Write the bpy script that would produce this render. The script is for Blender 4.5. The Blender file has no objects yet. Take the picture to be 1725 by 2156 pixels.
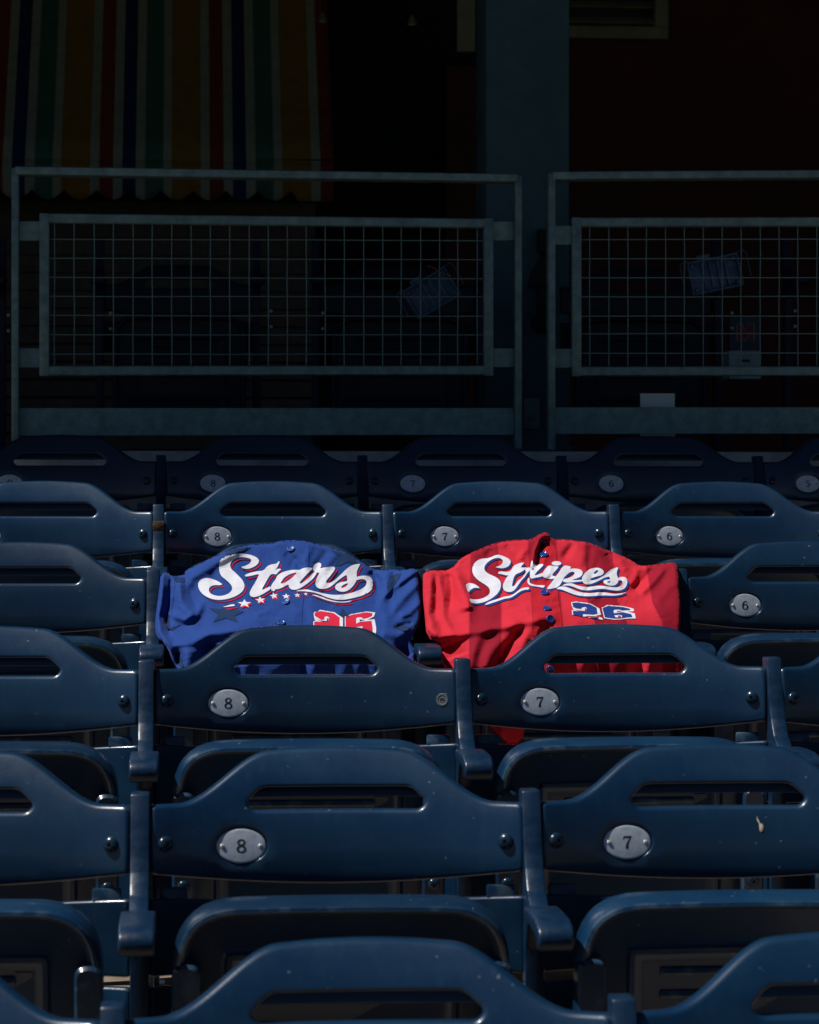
import bpy, bmesh, math, random
import numpy as np
from mathutils import Vector, Matrix
from mathutils.geometry import delaunay_2d_cdt

random.seed(7)
scn = bpy.context.scene
C = scn.collection

# ------------------------------------------------------------------ camera
FPX, YAW = 5680.0, 0.0804            # focal length in 1725-px-wide picture units, heading
CAMZ = 1.70
cam_d = bpy.data.cameras.new('camera')
cam = bpy.data.objects.new('camera', cam_d)
C.objects.link(cam)
cam.location = (0, 0, CAMZ)
cam.rotation_euler = (math.pi / 2, 0, -YAW)
cam_d.sensor_fit = 'VERTICAL'
cam_d.sensor_height = 36.0
cam_d.lens = 36.0 * FPX / 2156.0
cam_d.clip_start = 0.05
cam_d.clip_end = 3000
cam_d.dof.use_dof = True
cam_d.dof.focus_distance = 5.1
cam_d.dof.aperture_fstop = 13
scn.camera = cam

# ------------------------------------------------------------------ sky + sun
SUN_TO = Vector((-0.52, -0.11, 0.85)).normalized()
el = math.asin(SUN_TO.z)
az = math.atan2(SUN_TO.x, SUN_TO.y)
w = bpy.data.worlds.new('World')
scn.world = w
w.use_nodes = True
nt = w.node_tree
bg = nt.nodes['Background']
sky = nt.nodes.new('ShaderNodeTexSky')
sky.sky_type = 'NISHITA'
sky.sun_disc = False
sky.sun_elevation = el
sky.sun_rotation = az
sky.air_density = 0.22
sky.dust_density = 0.1
sky.ozone_density = 2.5
nt.links.new(sky.outputs[0], bg.inputs[0])
bg.inputs[1].default_value = 0.05
sun_d = bpy.data.lights.new('sun', 'SUN')
sun_d.energy = 5.0
sun_d.angle = math.radians(0.5)
sun_d.color = (1.0, 0.97, 0.93)
sun = bpy.data.objects.new('sun', sun_d)
C.objects.link(sun)
sun.rotation_euler = SUN_TO.to_track_quat('Z', 'Y').to_euler()
sun.location = (-6, -2, 12)

scn.view_settings.view_transform = 'Standard'
scn.view_settings.look = 'None'
scn.view_settings.exposure = -0.05
scn.view_settings.gamma = 1
scn.view_settings.use_curve_mapping = False

# ------------------------------------------------------------------ helpers
SA, CA = math.sin(YAW), math.cos(YAW)


def at(u, v, Y):
    """picture point (1725-wide units) -> world point on the plane y = Y"""
    l = (u - 862.5) / FPX
    h = (1078.0 - v) / FPX
    dx, dy = l * CA + SA, CA - l * SA
    k = Y / dy
    return Vector((dx * k, Y, CAMZ + h * k))


def link(name, me, mat=None, parent=None):
    o = bpy.data.objects.new(name, me)
    C.objects.link(o)
    if mat is not None and len(me.materials) == 0:
        me.materials.append(mat)
    if parent is not None:
        o.parent = parent
    return o


def mesh(name, verts, faces, smooth=False):
    me = bpy.data.meshes.new(name)
    me.from_pydata([tuple(v) for v in verts], [], faces)
    me.update()
    if smooth:
        for p in me.polygons:
            p.use_smooth = True
    return me


def empty(name, loc=(0, 0, 0), label=None, cat=None, group=None):
    o = bpy.data.objects.new(name, None)
    C.objects.link(o)
    o.location = loc
    tag(o, label, cat, group)
    return o


def tag(o, label=None, cat=None, group=None, kind=None):
    if label: o['label'] = label
    if cat: o['category'] = cat
    if group: o['group'] = group
    if kind: o['kind'] = kind
    return o


def bm_box(bm, lo, hi, bev=0.0, seg=2):
    r = bmesh.ops.create_cube(bm, size=1)
    vs = r['verts']
    for v in vs:
        for k in range(3):
            v.co[k] = lo[k] if v.co[k] < 0 else hi[k]
    if bev:
        es = list({e for v in vs for e in v.link_edges})
        bmesh.ops.bevel(bm, geom=es, offset=bev, segments=seg, affect='EDGES', profile=0.5)


def bm_mesh(name, bm, smooth=True, ang=40):
    bmesh.ops.recalc_face_normals(bm, faces=bm.faces[:])
    me = bpy.data.meshes.new(name)
    if smooth:
        for f in bm.faces: f.smooth = True
        for e in bm.edges:
            if len(e.link_faces) == 2 and e.calc_face_angle(0) > math.radians(ang):
                e.smooth = False
    bm.to_mesh(me)
    bm.free()
    return me


def box_mesh(name, lo, hi, bev=0.0, seg=2):
    bm = bmesh.new()
    bm_box(bm, lo, hi, bev, seg)
    return bm_mesh(name, bm)


def bm_tube(bm, pts, r, n=8, cap=True):
    rings = []
    m = len(pts)
    pts = [Vector(p) for p in pts]
    for i, p in enumerate(pts):
        t = (pts[min(i + 1, m - 1)] - pts[max(i - 1, 0)]).normalized()
        a = t.orthogonal().normalized() if i == 0 else (rings[-1][1] - t * rings[-1][1].dot(t)).normalized()
        b = t.cross(a)
        rr = r[i] if isinstance(r, (list, tuple)) else r
        rings.append(([bm.verts.new(p + (a * math.cos(2 * math.pi * k / n) + b * math.sin(2 * math.pi * k / n)) * rr) for k in range(n)], a))
    for i in range(m - 1):
        A, B = rings[i][0], rings[i + 1][0]
        for k in range(n):
            bm.faces.new((A[k], A[(k + 1) % n], B[(k + 1) % n], B[k]))
    if cap:
        bm.faces.new(rings[0][0][::-1])
        bm.faces.new(rings[-1][0])


# ------------------------------------------------------------------ materials
MATS = {}


def mat(name, col, rough=0.5, metal=0.0, spec=0.5, noise=0.0, nscale=30.0, bump=0.0, bscale=120.0,
        rvar=0.0, sheen=0.0, coords='Object', col2=None, stretch=None):
    m = bpy.data.materials.new(name)
    m.use_nodes = True
    t = m.node_tree
    p = t.nodes['Principled BSDF']
    p.inputs['Base Color'].default_value = (*col, 1)
    p.inputs['Roughness'].default_value = rough
    p.inputs['Metallic'].default_value = metal
    p.inputs['Specular IOR Level'].default_value = spec
    if sheen:
        p.inputs['Sheen Weight'].default_value = sheen
        p.inputs['Sheen Roughness'].default_value = 0.4
    tc = t.nodes.new('ShaderNodeTexCoord')
    src = tc.outputs[coords]
    if stretch:
        mp = t.nodes.new('ShaderNodeMapping')
        mp.inputs['Scale'].default_value = stretch
        t.links.new(src, mp.inputs[0])
        src = mp.outputs[0]
    if noise or rvar:
        n = t.nodes.new('ShaderNodeTexNoise')
        n.inputs['Scale'].default_value = nscale
        n.inputs['Detail'].default_value = 8
        n.inputs['Roughness'].default_value = 0.65
        t.links.new(src, n.inputs['Vector'])
        if noise:
            mx = t.nodes.new('ShaderNodeMix')
            mx.data_type = 'RGBA'
            c2 = col2 or tuple(min(1, c * (1 + noise) + 0.01 * noise) for c in col)
            c1 = tuple(c * (1 - noise * 0.5) for c in col)
            mx.inputs['A'].default_value = (*c1, 1)
            mx.inputs['B'].default_value = (*c2, 1)
            rp = t.nodes.new('ShaderNodeMapRange')
            rp.inputs['From Min'].default_value = 0.35
            rp.inputs['From Max'].default_value = 0.7
            t.links.new(n.outputs['Fac'], rp.inputs['Value'])
            t.links.new(rp.outputs[0], mx.inputs['Factor'])
            t.links.new(mx.outputs['Result'], p.inputs['Base Color'])
        if rvar:
            mr = t.nodes.new('ShaderNodeMapRange')
            mr.inputs['From Min'].default_value = 0.3
            mr.inputs['From Max'].default_value = 0.7
            mr.inputs['To Min'].default_value = rough - rvar
            mr.inputs['To Max'].default_value = rough + rvar
            t.links.new(n.outputs['Fac'], mr.inputs['Value'])
            t.links.new(mr.outputs[0], p.inputs['Roughness'])
    if bump:
        n2 = t.nodes.new('ShaderNodeTexNoise')
        n2.inputs['Scale'].default_value = bscale
        n2.inputs['Detail'].default_value = 4
        t.links.new(src, n2.inputs['Vector'])
        b = t.nodes.new('ShaderNodeBump')
        b.inputs['Strength'].default_value = bump
        b.inputs['Distance'].default_value = 0.002
        t.links.new(n2.outputs['Fac'], b.inputs['Height'])
        t.links.new(b.outputs[0], p.inputs['Normal'])
    MATS[name] = m
    return m


def plastic(name, col, dust):
    """moulded seat plastic: sun-chalked blue with scuffs, streaks and specks"""
    m = bpy.data.materials.new(name)
    m.use_nodes = True
    t = m.node_tree
    N = t.nodes.new
    L = t.links.new
    p = t.nodes['Principled BSDF']
    tc = N('ShaderNodeTexCoord')
    oi = N('ShaderNodeObjectInfo')
    add = N('ShaderNodeVectorMath'); add.operation = 'MULTIPLY_ADD'
    L(oi.outputs['Random'], add.inputs[0])
    add.inputs[1].default_value = (37, 11, 53)
    L(tc.outputs['Object'], add.inputs[2])
    n1 = N('ShaderNodeTexNoise'); n1.inputs['Scale'].default_value = 9; n1.inputs['Detail'].default_value = 6
    n1.inputs['Roughness'].default_value = 0.6
    L(add.outputs[0], n1.inputs['Vector'])
    mp = N('ShaderNodeMapping'); mp.inputs['Scale'].default_value = (60, 60, 5)
    L(add.outputs[0], mp.inputs[0])
    n2 = N('ShaderNodeTexNoise'); n2.inputs['Scale'].default_value = 1.6; n2.inputs['Detail'].default_value = 5
    L(mp.outputs[0], n2.inputs['Vector'])
    n3 = N('ShaderNodeTexNoise'); n3.inputs['Scale'].default_value = 420; n3.inputs['Detail'].default_value = 2
    L(add.outputs[0], n3.inputs['Vector'])
    r1 = N('ShaderNodeMapRange'); r1.inputs['From Min'].default_value = .38; r1.inputs['From Max'].default_value = .75
    L(n1.outputs['Fac'], r1.inputs['Value'])
    r2 = N('ShaderNodeMapRange'); r2.inputs['From Min'].default_value = .55; r2.inputs['From Max'].default_value = .8
    r2.inputs['To Max'].default_value = .25
    L(n2.outputs['Fac'], r2.inputs['Value'])
    r3 = N('ShaderNodeMapRange'); r3.inputs['From Min'].default_value = .66; r3.inputs['From Max'].default_value = .78
    r3.inputs['To Max'].default_value = .5
    L(n3.outputs['Fac'], r3.inputs['Value'])
    a1 = N('ShaderNodeMath'); a1.operation = 'MULTIPLY'; L(r1.outputs[0], a1.inputs[0]); a1.inputs[1].default_value = .55
    a2 = N('ShaderNodeMath'); a2.operation = 'ADD'; L(a1.outputs[0], a2.inputs[0]); L(r2.outputs[0], a2.inputs[1])
    a3 = N('ShaderNodeMath'); a3.operation = 'ADD'; a3.use_clamp = True; L(a2.outputs[0], a3.inputs[0]); L(r3.outputs[0], a3.inputs[1])
    mx = N('ShaderNodeMix'); mx.data_type = 'RGBA'
    mx.inputs['A'].default_value = (*col, 1); mx.inputs['B'].default_value = (*dust, 1)
    L(a3.outputs[0], mx.inputs['Factor'])
    # chalky wear on the proud edges, and a little fading that differs from seat to seat
    geo = N('ShaderNodeNewGeometry')
    pw_ = N('ShaderNodeMapRange'); pw_.inputs['From Min'].default_value = .53; pw_.inputs['From Max'].default_value = .62
    L(geo.outputs['Pointiness'], pw_.inputs['Value'])
    wn = N('ShaderNodeTexNoise'); wn.inputs['Scale'].default_value = 38; wn.inputs['Detail'].default_value = 6
    L(add.outputs[0], wn.inputs['Vector'])
    wr = N('ShaderNodeMapRange'); wr.inputs['From Min'].default_value = .5; wr.inputs['From Max'].default_value = .68
    L(wn.outputs['Fac'], wr.inputs['Value'])
    wm_ = N('ShaderNodeMath'); wm_.operation = 'MULTIPLY'; L(pw_.outputs[0], wm_.inputs[0]); L(wr.outputs[0], wm_.inputs[1])
    wx = N('ShaderNodeMix'); wx.data_type = 'RGBA'
    wx.inputs['B'].default_value = (0.10, 0.16, 0.20, 1)
    L(wm_.outputs[0], wx.inputs['Factor']); L(mx.outputs['Result'], wx.inputs['A'])
    n4 = N('ShaderNodeTexNoise'); n4.inputs['Scale'].default_value = 130; n4.inputs['Detail'].default_value = 1
    L(add.outputs[0], n4.inputs['Vector'])
    r4 = N('ShaderNodeMapRange'); r4.inputs['From Min'].default_value = .765; r4.inputs['From Max'].default_value = .80; r4.inputs['To Max'].default_value = .8
    L(n4.outputs['Fac'], r4.inputs['Value'])
    w4 = N('ShaderNodeMix'); w4.data_type = 'RGBA'; w4.inputs['B'].default_value = (0.12, 0.15, 0.16, 1)
    L(r4.outputs[0], w4.inputs['Factor']); L(wx.outputs['Result'], w4.inputs['A'])
    wx = w4
    hv = N('ShaderNodeHueSaturation')
    fr = N('ShaderNodeMapRange'); fr.inputs['To Min'].default_value = .82; fr.inputs['To Max'].default_value = 1.25
    L(oi.outputs['Random'], fr.inputs['Value']); L(fr.outputs[0], hv.inputs['Value'])
    L(wx.outputs['Result'], hv.inputs['Color'])
    L(hv.outputs['Color'], p.inputs['Base Color'])
    rr = N('ShaderNodeMapRange'); rr.inputs['To Min'].default_value = .35; rr.inputs['To Max'].default_value = .46
    L(a3.outputs[0], rr.inputs['Value']); L(rr.outputs[0], p.inputs['Roughness'])
    p.inputs['Specular IOR Level'].default_value = 0.52
    p.inputs['Coat Weight'].default_value = 0.5
    p.inputs['Coat Roughness'].default_value = 0.14
    b = N('ShaderNodeBump'); b.inputs['Strength'].default_value = .12; b.inputs['Distance'].default_value = .001
    L(n3.outputs['Fac'], b.inputs['Height']); L(b.outputs[0], p.inputs['Normal'])
    MATS[name] = m
    return m


PL = plastic('seat_plastic', (0.0012, 0.020, 0.058), (0.005, 0.039, 0.078))
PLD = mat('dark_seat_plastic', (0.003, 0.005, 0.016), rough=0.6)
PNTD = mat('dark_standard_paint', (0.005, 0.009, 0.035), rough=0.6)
PAINT = mat('standard_paint', (0.0025, 0.018, 0.048), rough=0.36, spec=0.4, noise=0.3, nscale=40, bump=0.10, bscale=160, rvar=0.08)
BOLT = mat('bolt_paint', (0.006, 0.022, 0.045), rough=0.25, rvar=0.1, nscale=200)
ALU = mat('plate_metal', (0.62, 0.70, 0.80), rough=0.5, metal=0.35, noise=0.25, nscale=80)
RIVET = mat('rivet_steel', (0.72, 0.68, 0.62), rough=0.35, metal=0.3)
INK = mat('plate_ink', (0.012, 0.015, 0.02), rough=0.6)
CONC = mat('tread_concrete', (0.17, 0.13, 0.095), rough=0.9, noise=0.4, nscale=14, bump=0.6, bscale=90)
WALLC = mat('wall_concrete', (0.42, 0.46, 0.43), rough=0.9, noise=0.5, nscale=9, bump=0.5, bscale=70)
GALV = mat('galvanised_steel', (0.155, 0.26, 0.27), rough=0.5, metal=0.35, noise=0.45, nscale=30, rvar=0.1)
WIRE = mat('galvanised_wire', (0.20, 0.34, 0.35), rough=0.5, metal=0.35)
COLM = mat('column_paint', (0.05, 0.12, 0.15), rough=0.7, noise=0.3, nscale=5)
REDW = mat('red_wall_paint', (0.09, 0.011, 0.009), rough=0.8, noise=0.3, nscale=3)
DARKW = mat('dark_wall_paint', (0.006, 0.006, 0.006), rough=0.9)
SIDE = mat('brown_siding', (0.12, 0.082, 0.062), rough=0.8, noise=0.4, nscale=12)
OLIVE = mat('olive_paint', (0.22, 0.21, 0.13), rough=0.7, noise=0.3, nscale=8)
BLACK = mat('black_rubber', (0.006, 0.006, 0.007), rough=0.7)
PAPER = mat('white_board', (0.85, 0.88, 0.88), rough=0.8)
TRAY = mat('blue_tray_plastic', (0.05, 0.11, 0.22), rough=0.5, noise=0.5, nscale=40)
BRASS = mat('chain_brass', (0.75, 0.5, 0.28), rough=0.3, metal=1.0)
GRASS = mat('field_grass', (0.035, 0.06, 0.02), rough=0.95, noise=0.4, nscale=0.5, coords='Object')
ROOFM = mat('roof_steel', (0.05, 0.055, 0.06), rough=0.8)
RUST = mat('rust_brown', (0.10, 0.05, 0.018), rough=0.8, noise=0.7, nscale=90)
DROP = mat('dried_dropping', (0.62, 0.50, 0.36), rough=0.9, noise=0.4, nscale=150)
STAIN = mat('brown_stain', (0.38, 0.22, 0.08), rough=0.8, noise=0.4, nscale=200)

# ------------------------------------------------------------------ layout constants
S = 0.51
X0, Y0, DY = -0.0742, 2.7009, 0.8325
ZTOP0, DZ = -0.4942, 0.1273           # arm-post top relative to the camera
POST_H = 0.80                         # arm-post top above its own tread
ROWDX = {0: -0.004, 1: 0.007, 2: 0.001, 3: 0.0, 4: 0.0, 5: -0.004}


def row_y(i): return Y0 + DY * i
def row_z(i): return CAMZ + ZTOP0 + DZ * i - POST_H + (0.004 if i == 0 else 0.0)


# ------------------------------------------------------------------ large structure
def sheet(name, verts, faces, m, **k):
    o = link(name, mesh(name, verts, faces), m)
    return tag(o, **k)


# stepped concrete treads (rows -9 .. 5)
vs, fs = [], []
XL, XR = -14.0, 14.0
prof = []
for i in range(-9, 6):
    yb = row_y(i) + 0.20
    ya = yb - DY
    prof += [(ya, row_z(i)), (yb, row_z(i))]
prof.insert(0, (prof[0][0], -1.6))
for (y, z) in prof:
    vs += [(XL, y, z), (XR, y, z)]
for k in range(len(prof) - 1):
    fs.append((2 * k, 2 * k + 1, 2 * k + 3, 2 * k + 2))
sheet('stepped_floor', vs, fs, CONC, kind='structure')
sheet('ground', [(-600, -900, -1.62), (600, -900, -1.62), (600, 400, -1.62), (-600, 400, -1.62)], [(0, 1, 2, 3)], GRASS, kind='structure')

WALL_Y = 7.16
LEDGE = at(862, 950, WALL_Y).z
o = link('retaining_wall', box_mesh('retaining_wall', (XL, WALL_Y, row_z(5) - 0.3), (XR, WALL_Y + 0.22, LEDGE), 0.006), WALLC)
tag(o, 'pale grey concrete kerb wall running behind the last shaded seat row', 'wall')
sheet('concourse_floor', [(XL, WALL_Y + 0.22, LEDGE - 0.012), (XR, WALL_Y + 0.22, LEDGE - 0.012), (XR, 16, LEDGE - 0.012), (XL, 16, LEDGE - 0.012)], [(0, 1, 2, 3)], mat('concourse_concrete', (0.05, 0.05, 0.05), rough=0.9, noise=0.3, nscale=4), kind='structure')

# roof over the concourse: its front edge puts the last seat row in shade
ROOF_Z = CAMZ + 3.0
ROOF_Y = 6.0
bm = bmesh.new()
bm_box(bm, (-26, ROOF_Y, ROOF_Z), (18, 16.5, ROOF_Z + 0.3))
o = link('stand_roof', bm_mesh('stand_roof', bm, False), ROOFM)
tag(o, 'dark steel roof over the concourse, above the picture', 'roof')
BACK_Y = 14.2
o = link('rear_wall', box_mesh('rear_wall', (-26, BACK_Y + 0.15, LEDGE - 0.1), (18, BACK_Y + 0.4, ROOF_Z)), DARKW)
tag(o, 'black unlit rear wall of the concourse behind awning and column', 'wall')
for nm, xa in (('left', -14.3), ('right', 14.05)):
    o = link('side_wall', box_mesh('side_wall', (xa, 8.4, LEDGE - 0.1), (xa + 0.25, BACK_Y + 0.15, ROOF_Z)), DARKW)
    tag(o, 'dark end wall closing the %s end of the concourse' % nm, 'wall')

# ------------------------------------------------------------------ seat meshes
def resample(pts, step, closed=True):
    out = []
    n = len(pts)
    for i in range(n if closed else n - 1):
        a = np.array(pts[i], float); b = np.array(pts[(i + 1) % n], float)
        k = max(1, int(np.ceil(np.linalg.norm(b - a) / step)))
        for j in range(k):
            out.append(tuple(a + (b - a) * j / k))
    if not closed: out.append(tuple(pts[-1]))
    return out


def rounded(pts, rads, n=5):
    """round the corners of a closed polygon"""
    out = []
    m = len(pts)
    for i in range(m):
        p = np.array(pts[i], float); a = np.array(pts[i - 1], float); b = np.array(pts[(i + 1) % m], float)
        r = rads[i] if isinstance(rads, (list, tuple)) else rads
        if r <= 0: out.append(tuple(p)); continue
        da = (a - p) / np.linalg.norm(a - p); db = (b - p) / np.linalg.norm(b - p)
        r = min(r, .48 * np.linalg.norm(a - p), .48 * np.linalg.norm(b - p))
        A = p + da * r; B = p + db * r
        for k in range(n + 1):
            t = k / n
            out.append(tuple((1 - t) ** 2 * A + 2 * t * (1 - t) * p + t * t * B))
    return out


def smooth_closed(pts, it=2):
    p = np.array(pts, float)
    for _ in range(it):
        q = np.roll(p, -1, 0)
        p = np.stack([p * .75 + q * .25, p * .25 + q * .75], 1).reshape(-1, 2)
    return [tuple(a) for a in p]


def area2(p):
    p = np.array(p)
    return 0.5 * np.sum(p[:, 0] * np.roll(p[:, 1], -1) - np.roll(p[:, 0], -1) * p[:, 1])


def offset(pts, d):
    """move a closed CCW loop inwards by d"""
    p = np.array(pts, float)
    t = np.roll(p, -1, 0) - np.roll(p, 1, 0)
    t /= np.linalg.norm(t, axis=1)[:, None] + 1e-12
    nrm = np.stack([-t[:, 1], t[:, 0]], 1)
    return p + nrm * d


def inside(P, poly):
    P = np.asarray(P); x, y = P[:, 0], P[:, 1]
    r = np.zeros(len(P), bool)
    q = np.asarray(poly, float)
    j = len(q) - 1
    for i in range(len(q)):
        xi, yi = q[i]; xj, yj = q[j]
        c = ((yi > y) != (yj > y)) & (x < (xj - xi) * (y - yi) / (yj - yi + 1e-15) + xi)
        r ^= c
        j = i
    return r


def poly_dist(P, poly):
    P = np.asarray(P, float); q = np.asarray(poly, float)
    d = np.full(len(P), 1e9)
    for i in range(len(q)):
        a, b = q[i], q[(i + 1) % len(q)]
        ab = b - a; L = ab @ ab
        if L < 1e-14: continue
        t = np.clip(((P - a) @ ab) / L, 0, 1)
        d = np.minimum(d, np.linalg.norm(P - (a + t[:, None] * ab), axis=1))
    return d


def fill(loops, step, holes=()):
    """triangulate between loops[0] (outer) and holes, with interior grid points; returns verts(2d), faces"""
    loops = [list(map(tuple, l)) for l in loops]; holes = [list(map(tuple, h)) for h in holes]
    pts, edges = [], []
    for lp in loops + holes:
        s = len(pts); pts += lp
        edges += [(s + k, s + (k + 1) % len(lp)) for k in range(len(lp))]
    allp = np.array([p for l in loops for p in l])
    lo, hi = allp.min(0), allp.max(0)
    gx, gy = np.meshgrid(np.arange(lo[0], hi[0], step), np.arange(lo[1], hi[1], step * .9))
    gx = gx + (np.arange(gx.shape[0])[:, None] % 2) * step * .5
    G = np.stack([gx.ravel(), gy.ravel()], 1)
    ok = np.zeros(len(G), bool)
    for l in loops: ok |= inside(G, l)
    for h in holes: ok &= ~inside(G, h)
    G = G[ok]
    for l in loops + holes:
        G = G[poly_dist(G, l) > step * .5]
    pts += [tuple(g) for g in G]
    r = delaunay_2d_cdt([Vector(p) for p in pts], edges, [], 0, 1e-7)
    V = np.array([tuple(v) for v in r[0]]); F = [tuple(f) for f in r[2]]
    cen = np.array([V[list(f)].mean(0) for f in F])
    ok = np.zeros(len(F), bool)
    for l in loops: ok |= inside(cen, l)
    for h in holes: ok &= ~inside(cen, h)
    return V, [f for f, k in zip(F, ok) if k], r[3]


def panel(name, outline, holes, thick, rnd, step, warp, recess=()):
    """moulded panel: rounded-over edges, through holes and blind recesses; (x,z,t) -> warp()"""
    if area2(outline) < 0: outline = outline[::-1]
    holes = [h if area2(h) < 0 else h[::-1] for h in holes]      # CW: 'inwards' is away from the hole
    recess = [(h if area2(h) < 0 else h[::-1], d) for h, d in recess]
    verts, faces = [], []

    def ringset(lp, specs):
        out = []
        for d, t in specs:
            q = offset(lp, d)
            s = len(verts)
            verts.extend((a, b, t) for a, b in q)
            out.append((s, len(q), q))
        for (s0, n, _), (s1, _, _) in zip(out, out[1:]):
            for k in range(n):
                faces.append((s0 + k, s0 + (k + 1) % n, s1 + (k + 1) % n, s1 + k))
        return out
    K = 4
    front = [(rnd * (1 - math.cos(a)), rnd * (1 - math.sin(a))) for a in [math.pi / 2 * k / K for k in range(K + 1)]]
    # t = 0 front face, t = thick back face
    spec = [(rnd * (1 - math.sin(math.pi / 2 * k / K)), rnd * (1 - math.cos(math.pi / 2 * k / K))) for k in range(K + 1)]
    spec2 = [(d, thick - t) for d, t in reversed(spec)]
    full = spec + spec2
    fl = []; bl = []
    for lp in [outline] + holes:
        o = ringset(lp, full)
        fl.append(o[0]); bl.append(o[-1])
    rl = []
    for lp, dep in recess:
        r0 = 0.0015
        o = ringset(lp, [(r0, 0), (r0 * .3, r0 * .3), (0, r0), (-0.0005, dep)])
        rl.append(o[0])
        s, n, q = o[-1]
        faces.append(tuple(s + k for k in range(n)))

    def cap(rings, t):
        loop = [rings[0][2]]; hl = [r[2] for r in rings[1:]]
        V, F, _ = fill(loop, step, hl)
        known = {}
        for s, n, q in rings:
            for k in range(n): known[(round(q[k][0], 6), round(q[k][1], 6))] = s + k
        idx = []
        for v in V:
            key = (round(v[0], 6), round(v[1], 6))
            if key in known: idx.append(known[key])
            else:
                idx.append(len(verts)); verts.append((v[0], v[1], t))
        for f in F: faces.append(tuple(idx[k] for k in f))
    cap(fl + rl, 0.0)
    cap(bl, thick)
    bm = bmesh.new()
    bv = [bm.verts.new(warp(*v)) for v in verts]
    for f in faces:
        try: bm.faces.new([bv[k] for k in f])
        except ValueError: pass
    bmesh.ops.remove_doubles(bm, verts=bm.verts[:], dist=2e-6)
    return bm_mesh(name, bm, True, 50)


HW = 0.2415
RECL = math.tan(math.radians(15))


def rec(z):
    """the back leans more and more towards its top"""
    h = max(0.0, z - 0.69)
    return -0.06 * (z - 0.69) + 1.95 * h * h - 0.0125


def rec_slope(z): return -0.06 + 3.9 * max(0.0, z - 0.69)


def back_warp(x, z, t):
    q = x / HW
    y = -0.026 * q * q - 0.014 * q ** 4 + rec(z) + 0.014
    nx, ny = (0.052 * q + 0.056 * q ** 3) / HW, 1.0          # normal in plan (pointing back)
    l = math.hypot(nx, ny)
    return Vector((x + t * nx / l, y + t * ny / l, z))


def hump(x):
    a = abs(x)
    if a < 0.085: return 0.8545 - 0.004 * (a / 0.085) ** 2
    k = min(1, (a - 0.085) / (0.206 - 0.085))
    return 0.8505 - (0.8505 - 0.786) * k * k * (3 - 2 * k)


# back outline: bottom left -> bottom right -> top right -> top left
bot = [(x, 0.6985 - 0.0190 * (1 - (x / HW) ** 2)) for x in np.linspace(-HW, HW, 33)]
top = [(x, hump(x)) for x in np.linspace(HW, -HW, 61)]
outl = bot + top
# soften the four corners
oc = []
for p in outl: oc.append(p)
ci = [0, 32, 33, len(outl) - 1]
pts = []
for k, p in enumerate(outl):
    if k in ci:
        a = np.array(outl[k - 1]); b = np.array(outl[(k + 1) % len(outl)]); p = np.array(p)
        da = a - p; db = b - p
        A = p + da / np.linalg.norm(da) * .007; B = p + db / np.linalg.norm(db) * .007
        for t in (0, .33, .67, 1): pts.append(tuple((1 - t) ** 2 * A + 2 * t * (1 - t) * p + t * t * B))
    else: pts.append(p)
outl = resample(pts, 0.010)
slot = rounded([(-0.098, 0.8045), (-0.118, 0.786), (-0.110, 0.7755), (0.110, 0.7755), (0.118, 0.786), (0.098, 0.8045)], [.008, .007, .006, .006, .007, .008], 4)
slot = resample(slot, 0.012)
PLX, PLZ = -0.125, 0.7305
plate_o = [(PLX + 0.0345 * math.cos(a), PLZ + 0.0240 * math.sin(a)) for a in np.linspace(0, 2 * math.pi, 40, endpoint=False)]
BACK = panel('backrest', outl, [slot], 0.020, 0.0055, 0.013, back_warp, [(plate_o, 0.004)])

lip_o = resample(rounded([(-0.130, 0.7905), (0.130, 0.7905), (0.130, 0.812), (-0.130, 0.812)], .003, 2), 0.02)
LIP = panel('rear_lip', lip_o, [], 0.006, 0.001, 0.03, lambda x, z, t: back_warp(x, z, t + 0.0205))

# lower back panel
lo_top = [(x, 0.6555 + 0.0115 * (abs(x) / 0.2425) ** 1.6) for x in np.linspace(0.2425, -0.2425, 31)]
lo_out = rounded([(-0.2425, 0.566), (0.2425, 0.566)], 0) + lo_top
lo_out = resample(rounded(lo_out, [.006, .006, .006] + [0] * 29 + [.006], 3), 0.02)


def low_warp(x, z, t):
    v = back_warp(x, z, t)
    v.y -= 0.004 + 0.10 * max(0, 0.62 - z)
    return v


LOWB = panel('lower_backrest', lo_out, [], 0.016, 0.004, 0.03, low_warp)
sk_out = resample(rounded([(-0.2425, 0.30), (0.2425, 0.30), (0.2425, 0.553), (-0.2425, 0.553)], .006, 3), 0.03)
SKIRT = panel('back_skirt', sk_out, [], 0.014, 0.004, 0.04, low_warp)


def tab_mesh(sx):
    bm = bmesh.new()
    c = back_warp(sx * 0.214, 0.678, 0)
    bm_box(bm, (sx * 0.214 - 0.019, c.y + 0.003, 0.640), (sx * 0.214 + 0.019, c.y + 0.013, 0.6795), 0.003)
    return bm_mesh('link_tab', bm)


TABL, TABR = tab_mesh(-1), tab_mesh(1)

# folded seat pan (underside faces the viewer)
PW = 0.2135
pan_o = [(-PW, 0.0), (PW, 0.0), (PW, 0.335), (-PW, 0.335)]
pan_o = rounded(pan_o, [.05, .05, .085, .085], 9)
pan_o = resample(pan_o, 0.03)
TILT = math.radians(7)


def pan_pt(x, h, t):
    """h up the folded pan from its hinge end, t towards the back"""
    sag = 0.012 * (1 - (x / PW) ** 2)
    hz = h
    y = -0.128 - (h - 0.0) * math.sin(TILT) + t * math.cos(TILT)
    z = 0.341 + hz * math.cos(TILT) * 1.0 + t * math.sin(TILT) + (0.004 * (1 - (x / PW) ** 2) if h > .2 else 0)
    return Vector((x, y, z))


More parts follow.
